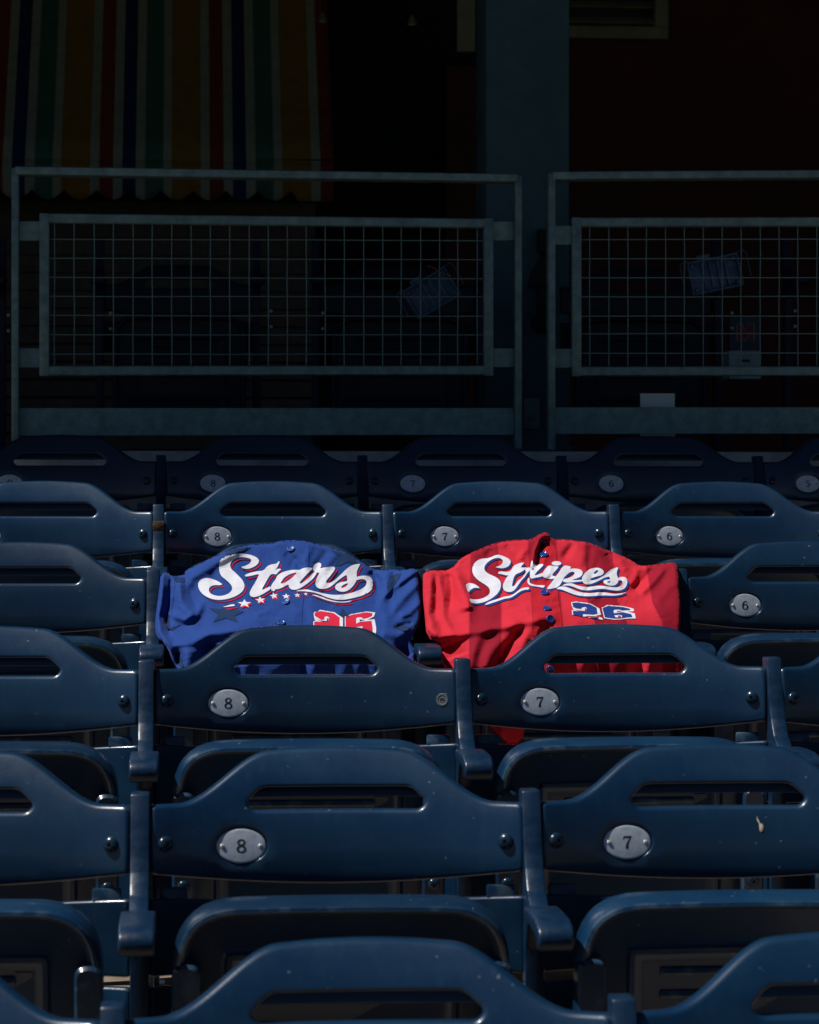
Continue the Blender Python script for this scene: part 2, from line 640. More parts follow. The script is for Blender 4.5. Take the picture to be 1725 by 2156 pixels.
bm = bmesh.new()
if area2(pan_o) < 0: pan_o = pan_o[::-1]
specs = [(0.012, 0.058), (0.002, 0.052), (0, 0.040), (0.001, 0.020), (0.004, 0.009), (0.006, 0.003), (0.010, 0.0015), (0.014, 0.004), (0.017, 0.010), (0.020, 0.024),
         (0.060, 0.025), (0.066, 0.0235), (0.069, 0.019), (0.074, 0.019), (0.078, 0.0235), (0.088, 0.025)]
rings = []
for d, t in specs:
    q = offset(pan_o, d)
    rings.append([bm.verts.new(pan_pt(a, b, t)) for a, b in q])
n = len(pan_o)
for A, B in zip(rings, rings[1:]):
    for k in range(n): bm.faces.new((A[k], A[(k + 1) % n], B[(k + 1) % n], B[k]))
bm.faces.new(rings[-1]); bm.faces.new(rings[0][::-1])
for h in (0.235, 0.205, 0.175, 0.145):
    c = pan_pt(0, h, 0.020)
    bm_box(bm, (-0.105, c.y, c.z - 0.006), (0.105, c.y + 0.012, c.z + 0.006), 0.004)
PAN = bm_mesh('seat_pan', bm, True, 45)


def lug_mesh(sx):
    bm = bmesh.new()
    ol = rounded([(-0.018, 0.06), (0.018, 0.06), (0.018, 0.262), (-0.018, 0.262)], [.01, .01, .017, .017], 6)
    lo_ = [bm.verts.new(pan_pt(sx * 0.196 + a, b, 0.030)) for a, b in ol]
    mid = [bm.verts.new(pan_pt(sx * 0.196 + a, b, -0.001)) for a, b in ol]
    q = offset(ol if area2(ol) > 0 else ol[::-1], .004)
    if area2(ol) < 0: q = q[::-1]
    hi_ = [bm.verts.new(pan_pt(sx * 0.196 + a, b, -0.006)) for a, b in q]
    m = len(ol)
    for A, B in ((lo_, mid), (mid, hi_)):
        for k in range(m): bm.faces.new((A[k], A[(k + 1) % m], B[(k + 1) % m], B[k]))
    bm.faces.new(hi_)
    return bm_mesh('hinge_cover', bm, True, 35)


LUGL, LUGR = lug_mesh(-1), lug_mesh(1)


def dome_mesh(name, r, h, nrm, n=16, socket=True):
    """round-headed bolt, axis along nrm (unit vector pointing out)"""
    bm = bmesh.new()
    nrm = Vector(nrm).normalized()
    a = nrm.orthogonal().normalized(); b = nrm.cross(a)
    prof = [(r, -0.002), (r, h * .15), (r * .93, h * .5), (r * .75, h * .8), (r * .45, h * .97), (r * .27, h)]
    if socket: prof += [(r * .25, h * .55), (0.0001, h * .5)]
    else: prof += [(0.0001, h * 1.02)]
    R = []
    for rr, hh in prof:
        R.append([bm.verts.new(nrm * hh + (a * math.cos(2 * math.pi * k / n) + b * math.sin(2 * math.pi * k / n)) * rr) for k in range(n)])
    for A, B in zip(R, R[1:]):
        for k in range(n): bm.faces.new((A[k], A[(k + 1) % n], B[(k + 1) % n], B[k]))
    return bm_mesh(name, bm, True, 60)


def back_normal(x):
    q = x / HW
    v = Vector((-(0.052 * q + 0.056 * q ** 3) / HW, -1.0, rec_slope(0.735)))
    return v.normalized()


BOLTX = (-0.2235, 0.2195)
BOLTM = [dome_mesh('bolt', 0.0105, 0.0065, back_normal(x)) for x in BOLTX]
BOLTP = [back_warp(x, 0.7365, 0) for x in BOLTX]
LUGB = dome_mesh('hinge_bolt', 0.010, 0.006, (0, -1, -0.12))

# number plate
pn = back_normal(PLX)
pc = back_warp(PLX, PLZ, 0) - pn * 0.0008
pux = Vector((1, 0, 0)); pux = (pux - pn * pux.dot(pn)).normalized()
puz = pux.cross(pn) * -1
if puz.z < 0: puz = -puz
bm = bmesh.new()
R = []
for rx, rz, h in ((0.0325, 0.0222, -0.003), (0.0325, 0.0222, -0.0004), (0.0318, 0.0215, 0.0), (0.030, 0.020, 0.0002)):
    R.append([bm.verts.new(pux * rx * math.cos(a) + puz * rz * math.sin(a) + pn * h) for a in np.linspace(0, 2 * math.pi, 40, endpoint=False)])
for A, B in zip(R, R[1:]):
    for k in range(40): bm.faces.new((A[k], A[(k + 1) % 40], B[(k + 1) % 40], B[k]))
bm.faces.new(R[-1])
PLATE = bm_mesh('number_plate', bm, True, 40)
RIV = dome_mesh('rivet', 0.0030, 0.0012, pn, 12, True)


def ribbon(paths):
    """flat strokes in digit units (height 1) with per-point widths -> (verts2d, faces)"""
    V, F = [], []
    for path in paths:
        closed = path[0] == 'c'
        P = path[1]
        n = len(P)
        s = len(V)
        for i, (x, y, wd) in enumerate(P):
            a = P[(i - 1) % n] if (closed or i > 0) else P[i]
            b = P[(i + 1) % n] if (closed or i < n - 1) else P[i]
            tx, ty = b[0] - a[0], b[1] - a[1]
            l = math.hypot(tx, ty) or 1
            nx, ny = -ty / l * wd / 2, tx / l * wd / 2
            V += [(x + nx, y + ny), (x - nx, y - ny)]
        for i in range(n if closed else n - 1):
            j = (i + 1) % n
            F.append((s + 2 * i, s + 2 * i + 1, s + 2 * j + 1, s + 2 * j))
    return V, F


def ring(cx, cy, rx, ry, w1, w2, a0=0, a1=2 * math.pi, n=24):
    return [(cx + rx * math.cos(a), cy + ry * math.sin(a), w1 + (w2 - w1) * abs(math.cos(a))) for a in np.linspace(a0, a1, n, endpoint=abs(a1 - a0) < 6.2)]


DIG = {
    '8': [('c', ring(0, .25, .23, .19, .10, .16)), ('c', ring(0, -.23, .28, .22, .10, .17))],
    '6': [('c', ring(0, -.18, .26, .27, .09, .19)), ('o', [(-.26, -.18, .19), (-.27, .0, .19), (-.22, .22, .17), (-.1, .38, .12), (.06, .43, .09), (.17, .38, .10), (.2, .3, .16)])],
    '9': [('c', ring(0, .18, .26, .27, .09, .19)), ('o', [(.26, .18, .19), (.27, .0, .19), (.22, -.22, .17), (.1, -.38, .12), (-.06, -.43, .09), (-.17, -.38, .10), (-.2, -.3, .16)])],
    '7': [('o', [(-.3, .2, .08), (-.27, .36, .10), (-.2, .40, .15), (0, .37, .15), (.2, .42, .10), (.31, .45, .06)]), ('o', [(.28, .43, .08), (.12, .15, .11), (.0, -.12, .17), (-.04, -.35, .22), (-.04, -.47, .22)])],
    '5': [('o', [(.24, .44, .13), (-.18, .44, .13)]), ('o', [(-.18, .48, .09), (-.22, .06, .08)]), ('o', [(-.22, .06, .08), (-.1, .13, .1), (.06, .13, .12), (.2, .03, .16), (.25, -.14, .18), (.19, -.33, .16), (.04, -.44, .11), (-.12, -.43, .10), (-.24, -.33, .17)])],
}
DIGM = {}
for dch, paths in DIG.items():
    V, F = ribbon(paths)
    # strokes of one digit sit on slightly different levels so crossings never share a plane
    H = 0.0180
    vv = [pux * x * H + puz * y * H + pn * 0.00032 for k, (x, y) in enumerate(V)]
    cnt = 0; out = []
    for pi, path in enumerate(paths):
        m = 2 * len(path[1])
        for k in range(cnt, cnt + m): out.append(vv[k] + pn * 0.00004 * pi)
        cnt += m
    DIGM[dch] = mesh('digit', out, F)


def edge_parts(root, num, skip_bolt=()):
    b = link('backrest', BACK, PL, root)
    link('rear_lip', LIP, PL, b)
    pl = link('number_plate', PLATE, ALU, b); pl.location = pc
    dg = link('digit', DIGM[num], INK, pl)
    # third level is the deepest: rivets hang from the backrest beside the plate
    for s in (-1, 1):
        r = link('rivet', RIV, RIVET, b); r.location = pc + pux * 0.0252 * s + pn * 0.0003
    for k in (0, 1):
        if k in skip_bolt: continue
        q = link('bolt', BOLTM[k], BOLT, root); q.location = BOLTP[k]
    link('lower_backrest', LOWB, PL, root)
    link('back_skirt', SKIRT, PL, root)
    link('link_tab', TABL, PL, root); link('link_tab', TABR, PL, root)
    p = link('seat_pan', PAN, PL, root)
    for me, sx in ((LUGL, -1), (LUGR, 1)):
        lg = link('hinge_cover', me, PL, p)
        hb = link('hinge_bolt', LUGB, BOLT, p); hb.location = pan_pt(sx * 0.196, 0.115, -0.006)
    return b, pl, p


ROWN = ['lowest row', 'second row from the bottom', 'row just in front of the jerseys',
        'row the jerseys hang on', 'sunlit row behind the jerseys', 'shaded row below the fence']
NUMW = {'9': 'nine', '8': 'eight', '7': 'seven', '6': 'six', '5': 'five'}


def pan_variants(p, i, j):
    pass


SEATS = {}
for i, js in {0: (-1, 0, 1), 1: (-1, 0, 1), 2: (-1, 0, 1, 2), 3: (-1, 0, 1, 2), 4: (-1, 0, 1, 2), 5: (-1, 0, 1, 2, 3)}.items():
    for j in js:
        num = str(8 - j)
        r = empty('stadium_seat', (X0 + ROWDX[i] + S * (j + .5), row_y(i), row_z(i)))
        r.rotation_euler = (random.uniform(-.006, .006), random.uniform(-.003, .003), random.uniform(-.006, .006))
        extra = ''
        if (i, j) == (3, 0): extra = ' under the blue jersey'
        elif (i, j) == (3, 1): extra = ' under the red jersey'
        if j == -1:
            lab = 'folded navy seat at the left edge, in the %s' % ROWN[i]
        elif (i, j) in ((3, 0), (3, 1)):
            lab = 'folded navy plastic seat hidden under the %s jersey' % ('blue' if j == 0 else 'red')
        else:
            lab = 'folded navy seat with plate number %s in the %s' % (NUMW[num], ROWN[i])
        tag(r, lab, 'seat', 'folded navy stadium seats in rising rows')
        SEATS[(i, j)] = (r, edge_parts(r, num, (1,) if (i, j) == (2, 0) else ()))

# bare screw hole where a bolt is missing (row 2, seat 8)
q = BOLTP[1]; nb = back_normal(BOLTX[1])
bm = bmesh.new()
a = nb.orthogonal().normalized(); b2 = nb.cross(a)
R = []
for rr, hh in ((0.0105, 0.0002), (0.0098, 0.0012), (0.0075, 0.0012), (0.0068, 0.0003), (0.0045, 0.0003), (0.0038, 0.001), (0.0030, 0.0004)):
    R.append([bm.verts.new(nb * hh + (a * math.cos(t) + b2 * math.sin(t)) * rr) for t in np.linspace(0, 2 * math.pi, 18, endpoint=False)])
for A, B in zip(R, R[1:]):
    for k in range(18): bm.faces.new((A[k], A[(k + 1) % 18], B[(k + 1) % 18], B[k]))
me = bm_mesh('washer_mark', bm)
wm = link('washer_mark', me, mat('worn_washer', (0.10, 0.13, 0.14), rough=0.5, metal=0.4, noise=0.4, nscale=300), SEATS[(2, 0)][0]); wm.location = q
bm = bmesh.new()
bmesh.ops.create_circle(bm, cap_ends=True, segments=14, radius=0.0034)
me = bm_mesh('screw_hole', bm, False)
sh = link('screw_hole', me, BLACK, SEATS[(2, 0)][0]); sh.location = q + nb * 0.0007
sh.rotation_euler = nb.to_track_quat('Z', 'Y').to_euler()

# arm posts
bm = bmesh.new()
prof = [(-0.022, 0.802), (0.013, 0.802), (-0.006, 0.74), (-0.018, 0.66), (-0.03, 0.60), (-0.03, 0.0), (-0.062, 0.0), (-0.062, 0.60), (-0.078, 0.634), (-0.140, 0.643), (-0.140, 0.661), (-0.105, 0.664), (-0.078, 0.678), (-0.057, 0.704), (-0.040, 0.742)]
vsl = [bm.verts.new((-0.0125, y, z)) for y, z in prof]; vsr = [bm.verts.new((0.0125, y, z)) for y, z in prof]
m_ = len(prof)
bm.faces.new(vsl); bm.faces.new(vsr[::-1])
for k in range(m_): bm.faces.new((vsl[k], vsr[k], vsr[(k + 1) % m_], vsl[(k + 1) % m_]))
bmesh.ops.recalc_face_normals(bm, faces=bm.faces[:])
bmesh.ops.bevel(bm, geom=bm.edges[:], offset=0.003, segments=2, affect='EDGES', profile=0.5)
POSTM = bm_mesh('post', bm, True, 40)
bm = bmesh.new()
prof = [(-0.120, 0.665), (-0.17, 0.6665), (-0.225, 0.6660), (-0.255, 0.662), (-0.268, 0.654), (-0.271, 0.643), (-0.266, 0.633), (-0.256, 0.629), (-0.245, 0.634), (-0.232, 0.645), (-0.18, 0.648), (-0.120, 0.647)]
vsl = [bm.verts.new((-0.0225, y, z)) for y, z in prof]; vsr = [bm.verts.new((0.0225, y, z)) for y, z in prof]
m_ = len(prof)
bm.faces.new(vsl); bm.faces.new(vsr[::-1])
for k in range(m_): bm.faces.new((vsl[k], vsr[k], vsr[(k + 1) % m_], vsl[(k + 1) % m_]))
bmesh.ops.recalc_face_normals(bm, faces=bm.faces[:])
es = [e for e in bm.edges if e.calc_face_angle(0) > 1.0]
bmesh.ops.bevel(bm, geom=es, offset=0.004, segments=3, affect='EDGES', profile=0.5)
ARMM = bm_mesh('armrest', bm, True, 50)
bm = bmesh.new()
bm_box(bm, (-0.022, -0.15, 0.0), (0.022, 0.02, 0.012), 0.003)
FOOT = bm_mesh('foot_plate', bm)
bm = bmesh.new()
bm_box(bm, (-0.009, -0.23, 0.630), (0.009, -0.10, 0.6485), 0.003)
BRK = bm_mesh('arm_bracket', bm)
for i, js in {0: (0, 1), 1: (0, 1, 2), 2: (0, 1, 2), 3: (0, 1, 2), 4: (0, 1, 2), 5: (0, 1, 2, 3)}.items():
    for j in js:
        r = empty('arm_post', (X0 + ROWDX[i] + S * j, row_y(i), row_z(i)))
        nth = ['leftmost', 'second', 'third', 'fourth'][j]
        tag(r, '%s navy arm post from the left in the %s' % (nth if j else 'first', ROWN[i]), 'armrest', 'navy arm posts between seats')
        link('post', POSTM, PAINT, r); link('armrest', ARMM, PAINT, r); link('foot_plate', FOOT, PAINT, r); link('arm_bracket', BRK, PAINT, r)
        if (i, j) == (4, 0):
            rp = link('rust_patch', box_mesh('rust_patch', (-0.0126, -0.0400, 0.744), (0.0126, -0.0300, 0.765), 0.001), RUST, r)
            rp.data.transform(Matrix.Translation((0, 0, 0)))
            rp['label'] = 'brown rust patch on the post'

# dried bird dropping and stain on seat 7 of row 1
root = SEATS[(1, 1)][0]
bm = bmesh.new()
cx = 0.055; z0 = 0.752
pts2 = [(0.0, 0.001), (0.004, 0.0), (0.0055, -0.006), (0.004, -0.011), (0.001, -0.0135), (-0.002, -0.010), (-0.0018, -0.003), (-0.004, 0.008), (-0.006, 0.0135), (-0.0055, 0.006)]
nb = back_normal(cx)
vv = [bm.verts.new(back_warp(cx + a * .75, z0 + b * .8, 0) + nb * 0.0008) for a, b in pts2]
c0 = bm.verts.new(back_warp(cx + .001, z0 - .004, 0) + nb * 0.002)
for k in range(len(vv)): bm.faces.new((vv[k], vv[(k + 1) % len(vv)], c0))
link('dried_dropping', bm_mesh('dried_dropping', bm), DROP, root)
bm = bmesh.new()
for k in range(1): pass
ce = pan_pt(-0.01, 0.262, 0.0245)
vv = [bm.verts.new(ce + Vector((0.0065 * math.cos(t) * (1 + .25 * math.sin(3 * t)), -0.0012, 0.006 * math.sin(t)))) for t in np.linspace(0, 2 * math.pi, 14, endpoint=False)]
bm.faces.new(vv)
link('brown_stain', bm_mesh('brown_stain', bm, False), STAIN, root)

# ------------------------------------------------------------------ guard fences
def bar(name, a, b, wx, wy, wz, m, parent, bev=0.002):
    """box spanning two corner points a..b grown by half sizes"""
    lo = [min(a[k], b[k]) - (wx, wy, wz)[k] / 2 for k in range(3)]
    hi = [max(a[k], b[k]) + (wx, wy, wz)[k] / 2 for k in range(3)]
    base = Vector(parent.location) if parent else Vector((0, 0, 0))
    me = box_mesh(name, [lo[k] - base[k] for k in range(3)], [hi[k] - base[k] for k in range(3)], bev)
    return link(name, me, m, parent)


def skew_bar(name, a, b, w, h, m, parent):
    """rectangular bar from a to b (any direction in the xy plane), w deep in y, h high in z"""
    base = Vector(parent.location)
    a = Vector(a) - base; b = Vector(b) - base
    bm = bmesh.new()
    vs = []
    for p in (a, b):
        for dy, dz in ((-w / 2, -h / 2), (w / 2, -h / 2), (w / 2, h / 2), (-w / 2, h / 2)):
            vs.append(bm.verts.new((p.x, p.y + dy, p.z + dz)))
    for f in ((0, 1, 2, 3), (7, 6, 5, 4), (0, 4, 5, 1), (1, 5, 6, 2), (2, 6, 7, 3), (3, 7, 4, 0)):
        bm.faces.new([vs[k] for k in f])
    bmesh.ops.recalc_face_normals(bm, faces=bm.faces[:])
    bmesh.ops.bevel(bm, geom=bm.edges[:], offset=min(w, h) * .12, segments=1, affect='EDGES')
    return link(name, bm_mesh(name, bm), m, parent)


def wire(name, a, b, r, parent, wob=0.0):
    base = Vector(parent.location)
    a = Vector(a) - base; b = Vector(b) - base
    bm = bmesh.new()
    pts = []
    for k in range(6):
        t = k / 5
        p = a.lerp(b, t)
        if 0 < k < 5: p += Vector((random.uniform(-wob, wob), random.uniform(-wob, wob), random.uniform(-wob, wob)))
        pts.append(p)
    bm_tube(bm, pts, r, 6)
    return link(name, bm_mesh(name, bm), WIRE, parent)


def fence(uL, uR, YL, YR, topL, topR, fL, fR, fTopL, fTopR, fBot, toeT, toeB, postB, label, wires_v, wires_h, brL=True, brR=True):
    def Yf(u): return YL + (YR - YL) * (u - uL) / (uR - uL)
    def P(u, v, d=0.0):
        p = at(u, v, Yf(u)); p.y += d; return p
    def lerp(u, a, b, u0, u1): return a + (b - a) * (u - u0) / (u1 - u0)
    root = empty('guard_fence', P((uL + uR) / 2, postB), label, 'fence', 'galvanised mesh guard fences')
    k = FPX / YL
    pw = 15 / k
    hz = 17 / k
    for u, tv in ((uL, topL), (uR, topR)):
        a = P(u, tv + 4); b = P(u, postB)
        a.x = b.x = (a.x + b.x) / 2
        bar('post', a, b, pw, 0.05, 0.0, GALV, root, 0.003)
    a, b = P(uL, topL + 9), P(uR, topR + 9)
    skew_bar('top_rail', a, b, 0.058, hz, GALV, root)
    # toe board
    a, b = P(uL + 7, (toeT + toeB) / 2, 0.012), P(uR - 7, (toeT + toeB) / 2 - 1, 0.012)
    skew_bar('toe_board', a, b, 0.008, (toeB - toeT) / k, GALV, root)
    # inner frame
    fw = 20 / k
    a, b = P(fL + 9, fTopL + 10), P(fR - 9, fTopR + 10)
    skew_bar('frame_rail', a, b, 0.03, fw, GALV, root)
    a, b = P(fL + 9, fBot - 10), P(fR - 9, fBot - 11)
    skew_bar('frame_rail', a, b, 0.03, fw, GALV, root)
    for u, tv in ((fL + 9, fTopL), (fR - 9, fTopR)):
        a = P(u, tv); b = P(u, fBot + 1)
        a.x = b.x = (a.x + b.x) / 2
        bar('frame_stile', a, b, fw, 0.033, 0, GALV, root)
    for side, on in ((0, brL), (1, brR)):
        if not on: continue
        for v0, v1 in ((fTopL + 16, fTopL + 57), (fBot - 58, fBot - 17)):
            ua, ub = (uL + 7, fL + 2) if side == 0 else (fR - 2, uR - 7)
            skew_bar('bracket', P(ua, (v0 + v1) / 2, 0.002), P(ub, (v0 + v1) / 2, 0.002), 0.012, (v1 - v0) / k, GALV, root)
    for u in wires_v:
        wire('mesh_wire', P(u, lerp(u, fTopL, fTopR, fL, fR) + 18), P(u, fBot - 18), 1.0 / k, root, 0.0008)
    for v in wires_h:
        wire('mesh_wire', P(fL + 16, v[0], -0.003), P(fR - 16, v[1], -0.003), 1.0 / k, root, 0.0008)
    return root


wv = [115, 156.5, 198.5, 239, 280.5, 321, 362, 402.5, 443, 484, 525, 565, 605, 645, 685, 725, 766, 806, 845, 886, 926, 964, 1005]
wh = [(504, 507), (544, 547), (584, 587), (624, 625), (664, 666), (705, 705.5), (746, 745.5)]
fence(33, 1090, 7.24, 7.33, 352, 368, 85, 1037, 450, 461, 791, 859, 917, 946,
      'long galvanised guard fence with square wire mesh, left of the column', wv, wh)
wv2 = [1242, 1282, 1322, 1361.5, 1401.5, 1441, 1481, 1521, 1560.5, 1601, 1640.5, 1680, 1720] + [1760 + 40 * k for k in range(12)]
wh2 = [(505, 503), (545, 543), (585, 584), (625, 624), (666, 664), (703, 702), (744, 743)]
fence(1160, 2330, 7.30, 7.36, 363, 356, 1204, 2290, 459, 456, 792, 857, 914, 948,
      'galvanised guard fence cut by the right edge, beside the column', wv2, wh2)

# ------------------------------------------------------------------ concourse fittings (deep shade)
CY = 9.4


def ubox(name, u0, u1, v0, v1, Y, depth, m, parent=None, bev=0.002):
    a, b = at(u0, v1, Y), at(u1, v0, Y)
    base = Vector(parent.location) if parent else Vector((0, 0, 0))
    a -= base; b -= base
    return link(name, box_mesh(name, (a.x, a.y, a.z), (b.x, a.y + depth, b.z), bev), m, parent)


p = at(1110, 940, CY)
o = empty('support_column', (p.x, CY, LEDGE - 0.012), 'wide teal painted column standing between the two fences', 'column')
ubox('shaft', 1023, 1199, -900, 1000, CY, 0.32, COLM, o, 0.006)
zz = o.location
ubox('base_collar', 1014, 1208, 938, 1000, CY - 0.012, 0.35, COLM, o, 0.004)

o = empty('junction_box', at(1120, 905, CY - 0.02), 'small grey junction box low on the column', 'electrical box')
ubox('box_body', 1104, 1136, 838, 903, CY - 0.035, 0.034, GALV, o, 0.004)
ubox('box_lid', 1111, 1134, 846, 886, CY - 0.041, 0.008, GALV, o, 0.003)
ubox('box_latch', 1112, 1133, 889, 896, CY - 0.043, 0.010, GALV, o, 0.002)

o = empty('strapped_bundle', at(1145, 700, CY - 0.05), 'black bundle strapped upright against the column', 'bundle')
bm = bmesh.new()
B0 = o.location
for (ua, ub, va, vb) in ((1134, 1162, 482, 532), (1140, 1162, 532, 540), (1132, 1160, 600, 700)):
    a, b = at(ua, vb, CY - 0.06) - B0, at(ub, va, CY - 0.06) - B0
    bm_box(bm, (a.x, a.y, a.z), (b.x, a.y + 0.05, b.z), 0.008)
fl = [at(u, v, CY - 0.065) - B0 for u, v in ((1142, 540), (1160, 540), (1166, 600), (1117, 600), (1121, 575))]
f1 = [bm.verts.new(q) for q in fl]; f2 = [bm.verts.new(q + Vector((0, 0.06, 0))) for q in fl]
bm.faces.new(f1); bm.faces.new(f2[::-1])
for k in range(5): bm.faces.new((f1[k], f1[(k + 1) % 5], f2[(k + 1) % 5], f2[k]))
link('bundle_body', bm_mesh('bundle_body', bm), BLACK, o)
ubox('strap', 1123, 1162, 662, 690, CY - 0.068, 0.066, BLACK, o, 0.004)

# red wall right of the column and the strip left of it
o = link('red_wall', box_mesh('red_wall', tuple(at(1195, 1000, BACK_Y)), tuple(at(2500, -1500, BACK_Y) + Vector((0, 0.12, 0)))), REDW)
tag(o, 'dark red painted wall right of the column', 'wall')
o = link('red_wall', box_mesh('red_wall', tuple(at(940, 1000, BACK_Y)), tuple(at(1032, 140, BACK_Y) + Vector((0, 0.10, 0)))), REDW)
tag(o, 'narrow dark red wall strip just left of the column', 'wall')

# louvred vent
VY = BACK_Y - 0.08
o = empty('wall_vent', at(1300, 78, VY), 'olive framed louvre vent on the red wall at the top edge', 'vent')
for (n_, u0, u1, v0, v1) in (('frame_bar', 1190, 1408, 56, 79), ('frame_bar', 1380, 1408, -120, 55.5)):
    ubox(n_, u0, u1, v0, v1, VY, 0.07, OLIVE, o, 0.004)
for v in (37, 4, -30, -64):
    bm = bmesh.new()
    a = at(1190, v, VY) - o.location; b = at(1379.5, v, VY) - o.location
    q = [bm.verts.new(c) for c in ((a.x, 0.012, a.z - 0.018), (b.x, 0.012, a.z - 0.018), (b.x, 0.062, a.z + 0.018), (a.x, 0.062, a.z + 0.018))]
    q2 = [bm.verts.new(c.co + Vector((0, 0.006, -0.006))) for c in q]
    bm.faces.new(q); bm.faces.new(q2[::-1])
    for k in range(4): bm.faces.new((q[k], q[(k + 1) % 4], q2[(k + 1) % 4], q2[k]))
    link('louvre_slat', bm_mesh('louvre_slat', bm), OLIVE, o)
ubox('vent_back', 1190, 1400, -120, 70, VY + 0.066, 0.01, BLACK, o)

o = empty('hanging_sign', at(985, 108, 13.0), 'narrow olive board hanging beside the column at the top edge', 'sign')
ubox('sign_board', 963, 1001, -180, 108, 13.0, 0.03, OLIVE, o, 0.003)
for u in (970, 994):
    bm = bmesh.new()
    a = at(u, -178, 13.015) - o.location
    bm_tube(bm, [a, a + Vector((0, 0, 2.0))], 0.006, 6)
    link('hanger_rod', bm_mesh('hanger_rod', bm), BLACK, o)

# two little pendant lamps, unlit
for k, (u, v) in enumerate(((680, 40), (868, 46))):
    c = at(u, v, 12.0)
    o = empty('pendant_lamp', c, ('left' if k == 0 else 'right') + ' of the two small unlit pendant lamps right of the awning', 'lamp', 'unlit pendant lamps')
    bm = bmesh.new()
    prof = [(0.004, 0.03), (0.008, 0.026), (0.013, 0.012), (0.021, -0.006), (0.023, -0.012)]
    R = [[bm.verts.new((r_ * math.cos(t), r_ * math.sin(t), h_)) for t in np.linspace(0, 2 * math.pi, 16, endpoint=False)] for r_, h_ in prof]
    for A, B in zip(R, R[1:]):
        for q in range(16): bm.faces.new((A[q], A[(q + 1) % 16], B[(q + 1) % 16], B[q]))
    link('lamp_shade', bm_mesh('lamp_shade', bm), mat('lamp_brass%d' % k, (0.7, 0.6, 0.4), rough=0.3, metal=0.8), o)
    bm = bmesh.new()
    bm_tube(bm, [(0, 0, 0.028), (0, 0, ROOF_Z - c.z)], 0.003, 6)
    link('lamp_cord', bm_mesh('lamp_cord', bm), BLACK, o)

# brown horizontal siding under the awning
o = empty('siding_wall', at(330, 900, 13.6), 'brown horizontal board siding under the striped awning', 'wall')
pitch = 37.5
for k in range(14):
    v1 = 945 - k * pitch; v0 = v1 - pitch + 9
    a, b = at(-420, v1, 13.6) - o.location, at(664, v0, 13.6) - o.location
    bm = bmesh.new()
    q = [bm.verts.new(c) for c in ((a.x, -0.030, a.z), (b.x, -0.030, a.z), (b.x, -0.006, b.z), (a.x, -0.006, b.z))]
    q2 = [bm.verts.new((c.co.x, 0.0, c.co.z)) for c in q]
    bm.faces.new(q); bm.faces.new(q2[::-1])
    for m_ in range(4): bm.faces.new((q[m_], q[(m_ + 1) % 4], q2[(m_ + 1) % 4], q2[m_]))
    link('siding_board', bm_mesh('siding_board', bm, False), SIDE, o)
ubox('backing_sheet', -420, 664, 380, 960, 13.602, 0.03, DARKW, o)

# striped awning
AW = {'w': (0.30, 0.31, 0.23), 'n': (0.008, 0.014, 0.09), 'g': (0.03, 0.13, 0.09), 'o': (0.27, 0.13, 0.012), 'r': (0.20, 0.016, 0.014)}
for k in AW: AW[k] = mat('awning_' + k, AW[k], rough=0.85, noise=0.2, nscale=20)
per = [('w', 0, 38), ('r', 38, 97), ('w', 97, 136), ('n', 136, 192), ('w', 192, 231), ('g', 231, 308), ('w', 308, 343), ('o', 343, 466)]
stripes = []
for c in range(-2, 4):
    for t, a, b in per:
        x0 = 380 - 466 + 466 * c + a; x1 = 380 - 466 + 466 * c + b
        if x0 < 1403: stripes.append((t, x0 / 2, min(x1, 1405) / 2))
VALY = 12.9


def aw_xz(u, v, Y): return at(u, v, Y)


o = empty('striped_awning', at(350, 420, VALY), 'multicoloured striped awning with scalloped valance, upper left', 'awning')
keys = 'wnrgo'
vsV, fsV, miV, vsC, fsC, miC = [], [], [], [], [], []
base = o.location
peak0 = 135 - 136 * 12


def val_bottom(u):
    c = u * 2
    sl = 0.010 * u
    if c > 1250: return 420 + sl * .6
    ph = ((c - peak0) % 136.0) / 136.0
    d = min(ph, 1 - ph) * 2            # 0 at peak, 1 at lobe
    return 398 + 21 * math.sin(d * math.pi / 2) ** 0.9 + sl * .6


TOPB = 3.6
for t, a, b in stripes:
    n_ = max(2, int((b - a) / 4))
    mi = keys.index(t)
    for k in range(n_):
        ua, ub = a + (b - a) * k / n_, a + (b - a) * (k + 1) / n_
        s0 = len(vsV)
        for u in (ua, ub):
            rip = 0.006 * math.sin(u * 0.092)
            for q in range(5):
                vt = 334 + 0.012 * u; vb = val_bottom(u)
                p = at(u, vt + (vb - vt) * q / 4, VALY) - base
                vsV.append((p.x, p.y + rip * q / 4, p.z))
        for q in range(4):
            fsV.append((s0 + q, s0 + 5 + q, s0 + 6 + q, s0 + 1 + q)); miV.append(mi)
        s0 = len(vsC)
        for u in (ua, ub):
            p = at(u, 334 + 0.012 * u, VALY) - base
            for q in range(9):
                f = q / 8
                sg = -0.03 * math.sin(math.pi * f)
                vsC.append((p.x, p.y + 0.002 + 0.9 * f, p.z + 1.25 * f + sg))
        for q in range(8):
            fsC.append((s0 + q, s0 + 9 + q, s0 + 10 + q, s0 + 1 + q)); miC.append(mi)
for nm, V_, F_, M_ in (('valance', vsV, fsV, miV), ('canopy', vsC, fsC, miC)):
    me = mesh(nm, V_, F_, True)
    for c in keys: me.materials.append(AW[c])
    me.polygons.foreach_set('material_index', M_)
    oo = link(nm, me, None, o)
    md = oo.modifiers.new('thick', 'SOLIDIFY'); md.thickness = 0.004; md.offset = -1
pr = at(702.5, 340, VALY) - base
bm = bmesh.new()
q = [bm.verts.new(c) for c in ((pr.x, pr.y + .003, pr.z), (pr.x, pr.y + .9, pr.z), (pr.x, pr.y + .9, pr.z + 1.25))]
bm.faces.new(q)
link('side_panel', bm_mesh('side_panel', bm, False), AW['w'], o)
